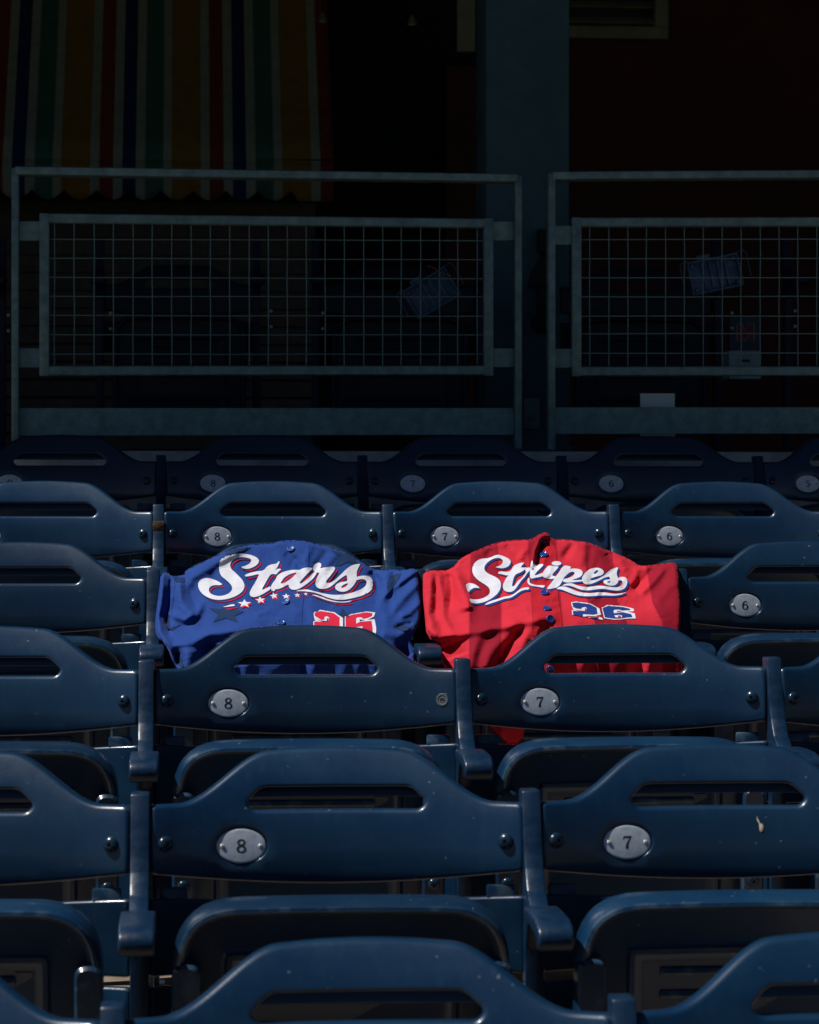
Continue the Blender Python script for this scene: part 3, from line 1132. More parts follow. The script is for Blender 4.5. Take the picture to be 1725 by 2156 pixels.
bm = bmesh.new()
bm_tube(bm, [at(-500, 338, VALY + .02) - base, at(703, 340, VALY + .02) - base], 0.012, 8)
link('front_bar', bm_mesh('front_bar', bm), BLACK, o)

# white board propped behind the right-hand toe board
o = link('white_board', box_mesh('white_board', (-0.0485, -0.002, -0.0665), (0.0485, 0.002, 0.062), 0.001), PAPER)
o.location = at(1385, 875, 7.42)
o.rotation_euler = (math.radians(-4), 0, 0)
tag(o, 'white board standing behind the toe board of the right fence', 'board')

# sign board with a big M, and a grey cabinet under it
SY = 10.6
c = at(1570, 740, SY)
o = empty('letter_sign', c, 'dark sign with a red letter M behind the right fence mesh', 'sign')
ubox('sign_panel', 1537, 1602, 664, 736, SY, 0.02, mat('sign_navy', (0.06, 0.09, 0.11), rough=0.6), o, 0.002)
Mpoly = [(1553, 682), (1562, 682), (1570, 700), (1578, 682), (1587, 682), (1587, 717), (1580, 717), (1580, 700), (1571, 716), (1569, 716), (1560, 700), (1560, 717), (1553, 717)]
for nm, grow, dy, mm in (('letter_outline', 2.0, 0.004, mat('letter_grey', (0.45, 0.48, 0.48), rough=0.6)), ('letter', 0.0, 0.007, mat('letter_red', (0.35, 0.02, 0.04), rough=0.6))):
    pp = [(a, -b) for a, b in Mpoly]
    if area2(pp) < 0: pp = pp[::-1]
    q = offset(pp, -grow)
    V_, F_, _ = fill([q], 50)
    me = mesh(nm, [at(a, -b, SY - dy) - o.location for a, b in V_], F_)
    link(nm, me, mm, o)
o = empty('grey_cabinet', at(1570, 800, SY), 'pale grey metal box fixed under the letter sign', 'cabinet')
ubox('cabinet_body', 1536, 1603, 738, 798, SY - 0.03, 0.18, mat('cabinet_grey', (0.42, 0.52, 0.52), rough=0.6, noise=0.3, nscale=15), o, 0.004)
ubox('card_slot', 1560, 1580, 757, 762, SY - 0.034, 0.01, BLACK, o, 0.001)

# seats and arm posts of the dark row on the concourse
LUGB2 = dome_mesh('bolt', 0.0055, 0.004, (0, -1, 0.25))
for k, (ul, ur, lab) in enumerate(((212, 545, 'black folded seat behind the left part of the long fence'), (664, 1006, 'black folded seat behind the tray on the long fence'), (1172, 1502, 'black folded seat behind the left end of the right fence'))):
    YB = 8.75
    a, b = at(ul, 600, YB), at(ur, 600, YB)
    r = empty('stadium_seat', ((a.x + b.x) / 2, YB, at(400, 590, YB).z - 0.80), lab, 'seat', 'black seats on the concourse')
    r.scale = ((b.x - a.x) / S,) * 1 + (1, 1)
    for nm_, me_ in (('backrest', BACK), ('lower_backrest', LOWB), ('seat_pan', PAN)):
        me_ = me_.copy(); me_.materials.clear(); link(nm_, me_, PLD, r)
for k, u in enumerate((6, 212, 540, 664, 1006, 1505, 1652)):
    YB = 8.75
    p = at(u, 568, YB)
    nth = ['first', 'second', 'third', 'fourth', 'fifth', 'sixth', 'seventh'][k]
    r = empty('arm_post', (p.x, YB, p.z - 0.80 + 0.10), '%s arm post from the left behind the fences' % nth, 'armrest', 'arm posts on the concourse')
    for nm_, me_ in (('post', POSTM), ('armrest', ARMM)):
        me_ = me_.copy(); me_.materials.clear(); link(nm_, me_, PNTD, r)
    for bz in (0.55, 0.50):
        bo = link('bolt', LUGB2, RIVET, r); bo.location = (0.022 + 0.012 * (k % 3), -0.06, bz + 0.006 * k % 0.013)

# ribbed trays with wire bails hooked on the mesh
def tray(u, v, Y, w_, h_, ang, label, chain):
    o = empty('wire_tray', at(u, v, Y), label, 'tray', 'blue trays hooked behind the mesh')
    o.rotation_euler = (0, -math.radians(ang), 0)
    k = Y / FPX
    W, H = w_ * k / 2, h_ * k / 2
    bm = bmesh.new()
    bm_box(bm, (-W, 0.012, -H), (W, 0.022, H), 0.003)
    for (lo, hi) in (((-W, -0.006, -H), (-W * .93, 0.014, H)), ((W * .93, -0.006, -H), (W, 0.014, H)), ((-W, -0.006, H * .88), (W, 0.014, H)), ((-W, -0.006, -H), (W, 0.014, -H * .88))):
        bm_box(bm, lo, hi, 0.002)
    link('tray_body', bm_mesh('tray_body', bm), TRAY, o)
    for t in (-.42, -.12, .18, .48):
        link('rib', box_mesh('rib', (W * t - .004, 0.002, -H * .8), (W * t + .004, 0.013, H * .8), 0.002), TRAY, o)
    for sx in (-1, 1):
        for sz in (-1, 1):
            link('corner_boss', box_mesh('corner_boss', (sx * W * .82 - .006, -0.004, sz * H * .72 - .006), (sx * W * .82 + .006, 0.013, sz * H * .72 + .006), 0.003), TRAY, o)
    link('clip', box_mesh('clip', (-W * .55, 0.0, H * 1.0), (-W * .05, 0.016, H * 1.28), 0.004), TRAY, o)
    for sx in (-1, 1):
        bm = bmesh.new()
        bm_tube(bm, [(sx * W * .9, -0.004, H * 1.02), (sx * W * 1.22, -0.012, H * 1.0), (sx * W * 1.30, -0.014, H * .85), (sx * W * 1.30, -0.014, -H * .55)], 0.0014, 6)
        link('wire_bail', bm_mesh('wire_bail', bm), TRAY, o)
    if chain:
        bm = bmesh.new()
        A = Vector((W * .42, -0.01, H * 1.5))
        for q in range(9):
            c_ = A + Vector((0.0045 * q + .002 * math.sin(q), -0.004, -0.0065 * q))
            bm_tube(bm, [c_, c_ + Vector((0.002, 0, -0.0050))], [0.0022, 0.0016], 6)
        link('chain', bm_mesh('chain', bm), BRASS, o)
    return o


tray(909, 617, 7.62, 105, 70, 31, 'tilted blue ribbed tray with brass chain behind the long fence', True)
tray(1506, 577, 7.66, 112, 72, 12, 'slightly tilted blue ribbed tray behind the right fence', False)

# ------------------------------------------------------------------ jerseys
JY = row_y(3)


def at_np(U, V, Y):
    l = (U - 862.5) / FPX
    h = (1078.0 - V) / FPX
    dx, dy = l * CA + SA, CA - l * SA
    k = Y / dy
    return np.stack([dx * k, Y + 0 * U, CAMZ + h * k], 1)


def fabric(name, col, col2=None, attr=None, rough=0.8, weave=True):
    m = bpy.data.materials.new(name)
    m.use_nodes = True
    t = m.node_tree; N = t.nodes.new; L = t.links.new
    p = t.nodes['Principled BSDF']
    p.inputs['Roughness'].default_value = rough
    p.inputs['Specular IOR Level'].default_value = 0.12
    p.inputs['Sheen Weight'].default_value = 0.3 if weave else 0.05
    p.inputs['Sheen Tint'].default_value = (*[min(1, c * 1.5 + .25) for c in col], 1)
    p.inputs['Sheen Roughness'].default_value = 0.35
    tc = N('ShaderNodeTexCoord')
    mp = N('ShaderNodeMapping'); mp.inputs['Rotation'].default_value = (0, math.radians(38), 0)
    L(tc.outputs['Object'], mp.inputs[0])
    wv_ = N('ShaderNodeTexWave'); wv_.inputs['Scale'].default_value = 70; wv_.inputs['Distortion'].default_value = 1.2
    wv_.inputs['Detail'].default_value = 2; wv_.inputs['Detail Scale'].default_value = 3
    L(mp.outputs[0], wv_.inputs['Vector'])
    ns = N('ShaderNodeTexNoise'); ns.inputs['Scale'].default_value = 500; ns.inputs['Detail'].default_value = 2
    L(tc.outputs['Object'], ns.inputs['Vector'])
    base = N('ShaderNodeMix'); base.data_type = 'RGBA'
    base.inputs['A'].default_value = (*col, 1); base.inputs['B'].default_value = (*(col2 or col), 1)
    if attr:
        a = N('ShaderNodeAttribute'); a.attribute_name = attr
        L(a.outputs['Fac'], base.inputs['Factor'])
    else: base.inputs['Factor'].default_value = 0
    mul = N('ShaderNodeMix'); mul.data_type = 'RGBA'; mul.blend_type = 'MULTIPLY'
    mul.inputs['Factor'].default_value = 1
    mr = N('ShaderNodeMapRange'); mr.inputs['To Min'].default_value = .80 if weave else .95; mr.inputs['To Max'].default_value = 1.0
    ad = N('ShaderNodeMath'); ad.operation = 'MULTIPLY_ADD'; ad.inputs[1].default_value = .5
    L(wv_.outputs['Fac'], ad.inputs[0]); 
    hf = N('ShaderNodeMath'); hf.operation = 'MULTIPLY'; hf.inputs[1].default_value = .5
    L(ns.outputs['Fac'], hf.inputs[0]); L(hf.outputs[0], ad.inputs[2])
    L(ad.outputs[0], mr.inputs['Value'])
    L(base.outputs['Result'], mul.inputs['A']); L(mr.outputs[0], mul.inputs['B'])
    L(mul.outputs['Result'], p.inputs['Base Color'])
    b = N('ShaderNodeBump'); b.inputs['Strength'].default_value = .3 if weave else .12; b.inputs['Distance'].default_value = .0008
    L(ad.outputs[0], b.inputs['Height'])
    mp2 = N('ShaderNodeMapping'); mp2.inputs['Rotation'].default_value = (0, math.radians(-25), 0); mp2.inputs['Scale'].default_value = (1.0, 1.0, 2.6)
    L(tc.outputs['Object'], mp2.inputs[0])
    cr = N('ShaderNodeTexNoise'); cr.inputs['Scale'].default_value = 22; cr.inputs['Detail'].default_value = 3; cr.inputs['Distortion'].default_value = .8
    L(mp2.outputs[0], cr.inputs['Vector'])
    b2_ = N('ShaderNodeBump'); b2_.inputs['Strength'].default_value = .35; b2_.inputs['Distance'].default_value = .006
    L(cr.outputs['Fac'], b2_.inputs['Height']); L(b2_.outputs[0], b.inputs['Normal'])
    L(b.outputs[0], p.inputs['Normal'])
    return m


class Cloth:
    def __init__(s, sil, top, crest, folds, bumps=()):
        s.sil = sil; s.top = np.array(top, float); s.crest = np.array(crest, float); s.folds = folds
        # shallow tension creases running from the shoulders into the lap of the seat
        rg = random.Random(len(folds)); s.fine = []
        uc = (s.top[0, 0] + s.top[-1, 0]) / 2
        for k in range(26):
            u0 = rg.uniform(s.top[0, 0] + 12, s.top[-1, 0] - 12); v0 = np.interp(u0, s.top[:, 0], s.top[:, 1]) + rg.uniform(5, 95)
            ln = rg.uniform(28, 70); a_ = math.radians(90 + (25 if u0 < uc else -25) * -1 + rg.uniform(-35, 35))
            p1 = (u0 + ln * .5 * math.cos(a_) + rg.uniform(-4, 4), v0 + ln * .5 * math.sin(a_)); p2 = (u0 + ln * math.cos(a_ + rg.uniform(-.2, .2)), v0 + ln * math.sin(a_))
            s.fine.append(([(u0, v0), p1, p2], rg.uniform(3.5, 7), rg.choice((-1, 1)) * rg.uniform(.0008, .0020)))

    def depth(s, P):
        P = np.asarray(P, float); U, V = P[:, 0], P[:, 1]
        vt = np.interp(U, s.top[:, 0], s.top[:, 1]); vc = np.interp(U, s.crest[:, 0], s.crest[:, 1])
        uc = (s.top[0, 0] + s.top[-1, 0]) / 2; hw = (s.top[-1, 0] - s.top[0, 0]) / 2
        q = np.clip((U - uc) / hw, -1, 1)
        d0 = 0.012 - 0.055 * np.abs(q) ** 2.5
        d1 = -0.182 + 0.02 * np.abs(q) ** 6
        t = (V - vt) / (vc - vt)
        tt = np.clip(t, 0, 1.6)
        sag = 0.05 * np.sin(math.pi * np.clip(tt, 0, 1))
        chest = d0 + (d1 - d0) * (tt - sag)
        dv = V - vc
        hangf = np.clip(dv / 55.0 + .15, 0, 1)
        drape = .0075 * np.sin(U * .062 + 1.9 * np.sin(U * .027 + 1) + .016 * V) + .0035 * np.sin(U * .137 + 1.6 * np.sin(U * .05) + .03 * V)
        hang = d1 - 0.006 - 0.00042 * np.clip(dv, 0, 75) + 0.00025 * np.maximum(0, dv - 75) - .8 * drape * hangf
        kk = 0.020
        D = .5 * (chest + hang + np.sqrt((chest - hang) ** 2 + kk * kk))
        # soften the crest
        for pts, w, amp, k in s.folds:
            D = D - 1.0 * amp * s.ridge(P, pts, w, k)
        for pts, w, amp in s.fine:
            D = D - amp * s.ridge(P, pts, w, .8)
        n = (np.sin(U * .11 + V * .05) * np.sin(V * .09 - U * .03 + 1.3) * .0012 + np.sin(U * .043 - V * .07 + 2) * .0016)
        D = D + n
        d = poly_dist(P, s.sil)
        e = np.clip(1 - d / 6.0, 0, 1)
        D = D + 0.008 * e ** 2
        return D

    @staticmethod
    def ridge(P, pts, w, k):
        best = np.full(len(P), 1e9); sg = np.zeros(len(P)); tb = np.zeros(len(P))
        n = len(pts) - 1
        for i in range(n):
            a = np.array(pts[i], float); b = np.array(pts[i + 1], float)
            ab = b - a; L = ab @ ab
            t = ((P - a) @ ab) / L
            tc = np.clip(t, 0, 1)
            dd = P - (a + tc[:, None] * ab)
            d = np.hypot(dd[:, 0], dd[:, 1])
            cr = ab[0] * dd[:, 1] - ab[1] * dd[:, 0]
            m = d < best
            best = np.where(m, d, best); sg = np.where(m, np.sign(cr), sg); tb = np.where(m, (i + tc) / n, tb)
        ww = np.where(sg > 0, w, w * k)      # k narrows the side right of travel (up in picture is -v)
        taper = np.clip(np.minimum(tb, 1 - tb) * 5 + .35, 0, 1)
        return np.exp(-(best / ww) ** 2) * taper

    def world(s, P, lift=0.0):
        P = np.asarray(P, float)
        D = s.depth(P)
        return at_np(P[:, 0], P[:, 1], JY + D - lift)

    def normal(s, p):
        Q = s.world(np.array([p, (p[0] + 2, p[1]), (p[0], p[1] + 2)], float))
        n = np.cross(Q[1] - Q[0], Q[2] - Q[0]); n /= np.linalg.norm(n)
        if n[1] > 0: n = -n
        return Vector(n)

    def sheet(s, name, m, parent, step=2.6, attr=None):
        sil = resample(s.sil, step)
        V, F, _ = fill([sil], step)
        W = s.world(V)
        base = np.array(parent.location)
        verts = list(W - base)
        faces = list(F)
        # turn the outer edge back over the seat so the cloth has an inside and a hem
        key = {(round(a, 4), round(b, 4)): k for k, (a, b) in enumerate(V)}
        ids = [key.get((round(a, 4), round(b, 4))) for a, b in sil]
        U = np.array(sil)
        D = s.depth(U)
        r1 = at_np(U[:, 0], U[:, 1] - 1.0, JY + D + 0.012)
        topm = U[:, 1] < 1235
        r2 = at_np(U[:, 0], U[:, 1] + np.where(topm, -1.5, 0), JY + np.where(topm, np.maximum(D + 0.03, 0.070), D + 0.014))
        r3 = at_np(U[:, 0], U[:, 1] + np.where(topm, 70, 3), JY + np.where(topm, 0.088, D + 0.012))
        prev = ids
        for R in (r1, r2, r3):
            s0 = len(verts); verts += list(R - base)
            cur = [s0 + k for k in range(len(U))]
            for k in range(len(U)):
                k2 = (k + 1) % len(U)
                if None in (prev[k], prev[k2]): continue
                faces.append((prev[k], prev[k2], cur[k2], cur[k]))
            prev = cur
        bm = bmesh.new()
        bv = [bm.verts.new(v) for v in verts]
        for f in faces:
            try: bm.faces.new([bv[k] for k in f])
            except ValueError: pass
        bmesh.ops.recalc_face_normals(bm, faces=bm.faces[:])
        for f in bm.faces: f.smooth = True
        me = bpy.data.meshes.new(name); bm.to_mesh(me); bm.free()
        if attr:
            A = np.zeros(len(verts), np.float32); A[:len(V)] = attr(V)
            at_ = me.attributes.new('stripe', 'FLOAT', 'POINT'); at_.data.foreach_set('value', A)
        return link(name, me, m, parent)

    def print_(s, name, polys, holes, m, parent, lift, dx=0, dy=0, grow=0.0, step=3.0, smooth=1):
        """polygons laid on the cloth surface as a thin printed / sewn layer"""
        def prep(p):
            q = [(a + dx, b + dy) for a, b in p]
            if smooth: q = smooth_closed(q, smooth)
            if grow:
                if area2(q) < 0: q = q[::-1]
                q = [tuple(a) for a in offset(q, -grow)]
            return resample(q, step)
        polys = [prep(p) for p in polys]; holes = [prep(p) for p in holes]
        pts, faces = [], []
        for p in polys + holes:
            k = len(pts); pts += p; faces.append(list(range(k, k + len(p))))
        allp = np.array(pts); lo, hi = allp.min(0), allp.max(0)
        gx, gy = np.meshgrid(np.arange(lo[0], hi[0], step), np.arange(lo[1], hi[1], step))
        G = np.stack([gx.ravel(), gy.ravel()], 1)
        ok = np.zeros(len(G), bool); mind = np.full(len(G), 1e9)
        for p in polys:
            ok |= inside(G, p)
        G = G[ok]
        for p in polys + holes:
            if len(G): G = G[poly_dist(G, p) > step * .4]
        edges = []
        for f in faces: edges += [(f[k], f[(k + 1) % len(f)]) for k in range(len(f))]
        r = delaunay_2d_cdt([Vector(p) for p in pts] + [Vector(g) for g in G], edges, [], 0, 1e-4)
        V = np.array([tuple(v) for v in r[0]]); F = [tuple(f) for f in r[2]]
        cen = np.array([V[list(f)].mean(0) for f in F])
        ok = np.zeros(len(F), bool)
        for p in polys: ok |= inside(cen, p)
        for h in holes: ok &= ~inside(cen, h)
        ok &= inside(cen, s.sil)
        F = [f for f, k in zip(F, ok) if k]
        W = s.world(V, lift) - np.array(parent.location)
        used = sorted({k for f in F for k in f}); mp_ = {k: n_ for n_, k in enumerate(used)}
        me = mesh(name, [W[k] for k in used], [tuple(mp_[k] for k in f) for f in F], True)
        # faces must look at the viewer
        bm = bmesh.new(); bm.from_mesh(me)
        for f in bm.faces:
            if f.normal.y > 0: f.normal_flip()
        bm.to_mesh(me); bm.free()
        return link(name, me, m, parent)

    def button(s, p, rx, m, parent):
        n = s.normal(p)
        c = Vector(s.world(np.array([p], float))[0]) - Vector(parent.location) + n * 0.0025
        bm = bmesh.new()
        a = n.orthogonal().normalized(); b = n.cross(a)
        R = []
        for rr, hh in ((1.0, -.002), (1.0, .0008), (.94, .0016), (.8, .0017), (.7, .0009), (.3, .0008), (.02, .0008)):
            R.append([bm.verts.new(n * hh + (a * math.cos(t) + b * math.sin(t)) * rr * rx) for t in np.linspace(0, 2 * math.pi, 20, endpoint=False)])
        for A, B in zip(R, R[1:]):
            for k in range(20): bm.faces.new((A[k], A[(k + 1) % 20], B[(k + 1) % 20], B[k]))
        for t in range(4):
            q = (a * math.cos(t * math.pi / 2) + b * math.sin(t * math.pi / 2)) * rx * .2
            vv = [bm.verts.new(n * .0011 + q + (a * math.cos(z_) + b * math.sin(z_)) * rx * .07) for z_ in np.linspace(0, 2 * math.pi, 6, endpoint=False)]
            bm.faces.new(vv)
        o = link('button', bm_mesh('button', bm, True, 60), m, parent)
        o.location = c
        return o


def cv(pts, ou, ku, ov, kv): return [(ou + a * ku, ov + b * kv) for a, b in pts]


def c3(p): return cv(p, 276, .38, 1069.5, .38)
def c4(p): return cv(p, 862.5, .36, 1069.5, .36)
def z1(p): return cv(p, 386.4, .136, 1131.6, .136)
def z2(p): return cv(p, 579.6, .136, 1131.6, .136)
def z3(p): return cv(p, 966, .112, 1117.8, .112)
def z4(p): return cv(p, 1131.6, .128, 1159.2, .128)
def z7(p): return cv(p, 317.4, .12, 1173, .12)
def z8(p): return cv(p, 814.2, .12, 1173, .12)


def star(cx, cy, rx, ry, rot=0.0):
    out = []
    for k in range(10):
        a = -math.pi / 2 + k * math.pi / 5 + rot
        r = 1.0 if k % 2 == 0 else .42
        out.append((cx + rx * r * math.cos(a), cy + ry * r * math.sin(a)))
    return out


WHITE = fabric('twill_white', (0.70, 0.70, 0.77), weave=False)
NAVYT = fabric('twill_navy', (0.012, 0.030, 0.13), weave=False)
REDT = fabric('twill_red', (0.66, 0.020, 0.055), weave=False)
ROYAL = fabric('jersey_blue', (0.019, 0.060, 0.265))
STARD = fabric('jersey_star_grey', (0.014, 0.038, 0.11))
REDF = fabric('jersey_red', (0.63, 0.025, 0.047), (0.31, 0.007, 0.024), 'stripe')
REDP = fabric('jersey_red_placket', (0.50, 0.014, 0.028))
BTNB = mat('button_blue', (0.012, 0.05, 0.26), rough=0.15, spec=0.7)
BTNR = mat('button_royal', (0.016, 0.075, 0.30), rough=0.3, spec=0.4)
NAVYD = fabric('twill_royal', (0.014, 0.045, 0.22), weave=False)

# ---- blue jersey
silB = c3([(165, 366), (205, 360), (220, 383), (298, 376), (300, 350), (370, 318), (480, 262), (560, 231), (640, 207), (790, 199), (820, 187), (880, 181), (950, 183), (1020, 201), (1110, 222), (1190, 252), (1270, 297), (1330, 338), (1370, 348), (1440, 343), (1500, 350), (1583, 333), (1590, 400), (1605, 500), (1605, 600), (1585, 660), (1550, 720), (1560, 760), (1580, 800), (1575, 870), (1560, 1000), (1500, 1140), (400, 1140), (300, 1000), (240, 880), (215, 800), (190, 750), (140, 700), (132, 640), (145, 540), (158, 440)])
silB = smooth_closed(silB, 1)
foldsB = [
    (c3([(640, 215), (520, 275), (420, 335), (335, 385), (305, 450)]), 16, .014, .7),
    (c3([(255, 400), (270, 480), (305, 560), (345, 605)]), 17, .022, .75),
    (c3([(215, 585), (300, 622), (370, 585), (392, 535)]), 8, .013, .9),
    (c3([(180, 375), (172, 480), (152, 600), (165, 690), (225, 800), (245, 880)]), 7, .013, .9),
    (c3([(222, 390), (212, 520), (196, 620), (215, 700)]), 4, -.014, 1),
    (c3([(252, 400), (246, 500), (225, 590), (205, 640)]), 6, -.010, 1),
    (c3([(150, 705), (230, 765), (345, 742), (430, 700), (560, 678), (700, 668)]), 13, .016, .8),
    (c3([(320, 770), (325, 880), (330, 980)]), 24, .016, .9),
    (c3([(460, 750), (430, 850), (420, 950)]), 20, -.026, 1),
    (c3([(255, 800), (275, 870)]), 8, -.012, 1),
    (c3([(830, 575), (880, 582), (935, 592)]), 5, .0035, .8),
    (c3([(815, 612), (860, 612), (925, 628)]), 5, .0035, .8),
    (c3([(690, 598), (730, 580), (770, 575)]), 5, .003, 1),
    (c3([(600, 610), (680, 625), (770, 620)]), 7, .003, 1),
    (c3([(1583, 345), (1490, 415), (1385, 500)]), 9, .010, .7),
    (c3([(1595, 410), (1525, 480), (1440, 590)]), 11, .009, .8),
    (c3([(1325, 345), (1362, 400), (1372, 470)]), 9, -.016, 1),
    (c3([(1410, 355), (1420, 440), (1395, 530)]), 12, .009, .8),
    (c3([(1450, 350), (1470, 400), (1450, 470)]), 6, -.007, 1),
    (c3([(1605, 520), (1545, 580), (1490, 605)]), 8, .008, .8),
    (c3([(850, 250), (900, 285), (950, 335)]), 8, -.007, 1),
    (c3([(1000, 215), (960, 300), (975, 345)]), 7, .004, 1),
    (c3([(1085, 240), (1020, 330)]), 8, -.006, 1),
    (c3([(1140, 255), (1070, 340)]), 8, .005, 1),
    (c3([(420, 290), (470, 330), (455, 420)]), 11, -.004, 1),
    (c3([(1380, 690), (1480, 705), (1565, 655)]), 11, .010, .8),
    (c3([(1470, 662), (1565, 640)]), 6, -.008, 1),
    (c3([(1490, 760), (1540, 830)]), 10, -.014, 1),
    (c3([(1000, 560), (1010, 640)]), 9, .003, 1),
    (c3([(1230, 500), (1400, 560), (1420, 640)]), 10, .004, 1),
]
clB = Cloth(silB, [(326, 1209), (390, 1208), (405, 1196), (440, 1172), (500, 1152), (590, 1143), (650, 1140), (730, 1165), (790, 1197), (886, 1200)],
            [(320, 1362), (357, 1356), (449, 1338), (524, 1327), (620, 1322), (700, 1322), (800, 1325), (890, 1332)], foldsB)
bj = empty('blue_jersey', (X0 + S * .5, JY, row_z(3) + 0.35), 'royal blue baseball jersey lettered Stars, draped over a seat', 'jersey')
clB.sheet('jersey_body', ROYAL, bj)
plB = c3([(822, 188), (900, 183), (985, 200), (985, 330), (965, 440), (950, 560), (945, 680), (940, 900), (785, 900), (783, 680), (790, 560), (800, 440), (822, 330)])
clB.print_('placket', [plB], [], ROYAL, bj, 0.0014, smooth=0)
L0 = 0.0017
darkst = [z7([(1340, 795), (1420, 915), (1640, 955), (1480, 1030), (1525, 1145), (1320, 1070), (1095, 1140), (1190, 1010), (1030, 895), (1240, 910)]),
          z2([(860, 190), (1000, 225), (1120, 262), (1240, 330), (1290, 395), (1200, 415), (1130, 372), (1000, 440), (925, 440), (1000, 300)]),
          z2([(1050, 1095), (1110, 1190), (1180, 1185), (1080, 1225), (1050, 1245), (985, 1195)]),
          z1([(640, 250), (850, 165), (1050, 150), (950, 200), (800, 240), (700, 265)]),
          z8([(120, 1215), (290, 1165), (340, 1200), (420, 1220), (500, 1140), (560, 1130), (440, 1240), (300, 1310), (200, 1270)]),
          z8([(0, 480), (60, 340), (200, 290), (260, 280), (200, 400), (90, 560), (20, 640)]),
          z7([(380, 352), (600, 360), (600, 440), (440, 430)]),
          z7([(225, 1050), (320, 1020), (340, 1210), (290, 1260), (215, 1150)]),
          z7([(290, 1270), (430, 1210), (560, 1170), (440, 1240), (370, 1290)]),
          z7([(400, 1720), (540, 1760), (590, 1920), (540, 1940), (420, 1830)]),
          z2([(-10, 1320), (60, 1300), (150, 1270), (110, 1330), (20, 1360)])]
for q in darkst:
    clB.print_('star_print', [q], [], STARD, bj, L0, smooth=0)

S1 = z1([(900, 452), (940, 445), (1000, 420), (1040, 390), (1052, 350), (1035, 325), (970, 310), (900, 302), (830, 315), (770, 345), (730, 395), (722, 440), (740, 490), (790, 530), (850, 590), (910, 650), (945, 720), (945, 780), (910, 840), (850, 885), (770, 925), (670, 955), (560, 968), (470, 960), (380, 930), (300, 880), (250, 820), (228, 755), (232, 700), (265, 655), (330, 628), (400, 628), (470, 650), (540, 680), (595, 715), (602, 732), (560, 738), (490, 735), (430, 750), (400, 780), (393, 820), (410, 860), (460, 890), (540, 908), (620, 900), (690, 875), (740, 835), (760, 790), (745, 740), (700, 690), (640, 640), (590, 600), (560, 540), (552, 460), (553, 400), (575, 345), (620, 308), (690, 282), (770, 260), (870, 245), (970, 255), (1060, 275), (1130, 305), (1172, 345), (1165, 390), (1130, 430), (1070, 465), (1010, 485), (950, 485), (905, 468)])
T1 = z1([(945, 590), (980, 565), (1060, 540), (1150, 522), (1240, 515), (1300, 440), (1380, 412), (1450, 405), (1465, 372), (1492, 368), (1480, 405), (1455, 462), (1415, 508), (1470, 480), (1522, 492), (1490, 512), (1450, 556), (1440, 572), (1370, 562), (1335, 590), (1300, 650), (1255, 730), (1215, 800), (1230, 812), (1290, 782), (1350, 752), (1350, 802), (1290, 838), (1220, 882), (1150, 912), (1090, 925), (1045, 912), (1025, 880), (1030, 840), (1060, 780), (1110, 700), (1150, 625), (1175, 565), (1110, 577), (1050, 592), (975, 607)])
A1 = z2([(-70, 785), (-62, 750), (-35, 700), (10, 650), (30, 590), (100, 545), (200, 510), (310, 498), (380, 505), (420, 480), (480, 465), (550, 465), (580, 482), (555, 505), (470, 590), (400, 670), (378, 700), (388, 715), (420, 705), (480, 660), (540, 600), (605, 530), (650, 545), (600, 620), (540, 680), (460, 740), (380, 790), (310, 812), (250, 805), (215, 770), (208, 722), (150, 755), (90, 785), (40, 800), (5, 798), (-12, 835), (-52, 822)])
A1h = z2([(90, 690), (140, 620), (210, 575), (300, 545), (335, 545), (310, 580), (240, 640), (170, 690), (110, 715), (85, 710)])
R1 = z2([(580, 482), (600, 430), (640, 395), (690, 388), (715, 412), (712, 452), (690, 480), (760, 465), (830, 455), (900, 450), (930, 465), (920, 505), (880, 560), (830, 620), (790, 672), (785, 696), (810, 708), (860, 700), (930, 655), (1010, 580), (1080, 510), (1150, 450), (1230, 415), (1325, 405), (1290, 462), (1265, 520), (1262, 580), (1265, 650), (1240, 705), (1200, 760), (1140, 815), (1070, 842), (1000, 836), (945, 812), (925, 772), (942, 730), (990, 700), (1060, 684), (1112, 680), (1118, 640), (1108, 575), (1060, 602), (1000, 645), (930, 705), (860, 762), (790, 792), (720, 798), (660, 782), (625, 742), (622, 700), (650, 620), (690, 545), (640, 545), (600, 525)])
R1h = z2([(1020, 770), (1050, 735), (1100, 712), (1130, 708), (1115, 745), (1075, 775), (1030, 782)])
W1 = z2([(1255, 610), (1340, 592), (1420, 590), (1480, 612), (1512, 670), (1515, 740), (1500, 800), (1450, 850), (1370, 890), (1280, 920), (1170, 945), (1060, 965), (960, 965), (860, 945), (760, 910), (640, 860), (520, 838), (430, 830), (350, 832), (320, 825), (400, 812), (480, 802), (540, 815), (640, 840), (740, 865), (850, 885), (960, 890), (1080, 882), (1190, 855), (1290, 820), (1370, 780), (1415, 730), (1418, 680), (1390, 650), (1330, 640), (1255, 665)])
W2 = z2([(555, 885), (620, 888), (720, 918), (820, 958), (920, 983), (1020, 996), (1110, 990), (1195, 972), (1150, 998), (1060, 1008), (960, 1005), (850, 987), (740, 952), (640, 912)])
W3 = z1([(590, 1080), (700, 1048), (760, 1033), (792, 1038), (802, 1056), (740, 1066)])
STB = [z1(star(945, 1022, 112, 66)), z1(star(1192, 968, 84, 56, -.15)), z1(star(1402, 902, 66, 54, -.2)), z2(star(170, 910, 64, 44)), z2(star(343, 893, 50, 36)), z2(star(473, 873, 35, 25))]
words = [S1, T1, A1, R1, W1, W2, W3]
holes = [A1h, R1h]
clB.print_('lettering_shadow', words, holes, REDT, bj, L0 + .0005, 4.4, 4.9)
clB.print_('lettering_outline', words, holes, NAVYT, bj, L0 + .0010, 2.2, 2.6, 0.8)
clB.print_('lettering', words, holes, WHITE, bj, L0 + .0015)
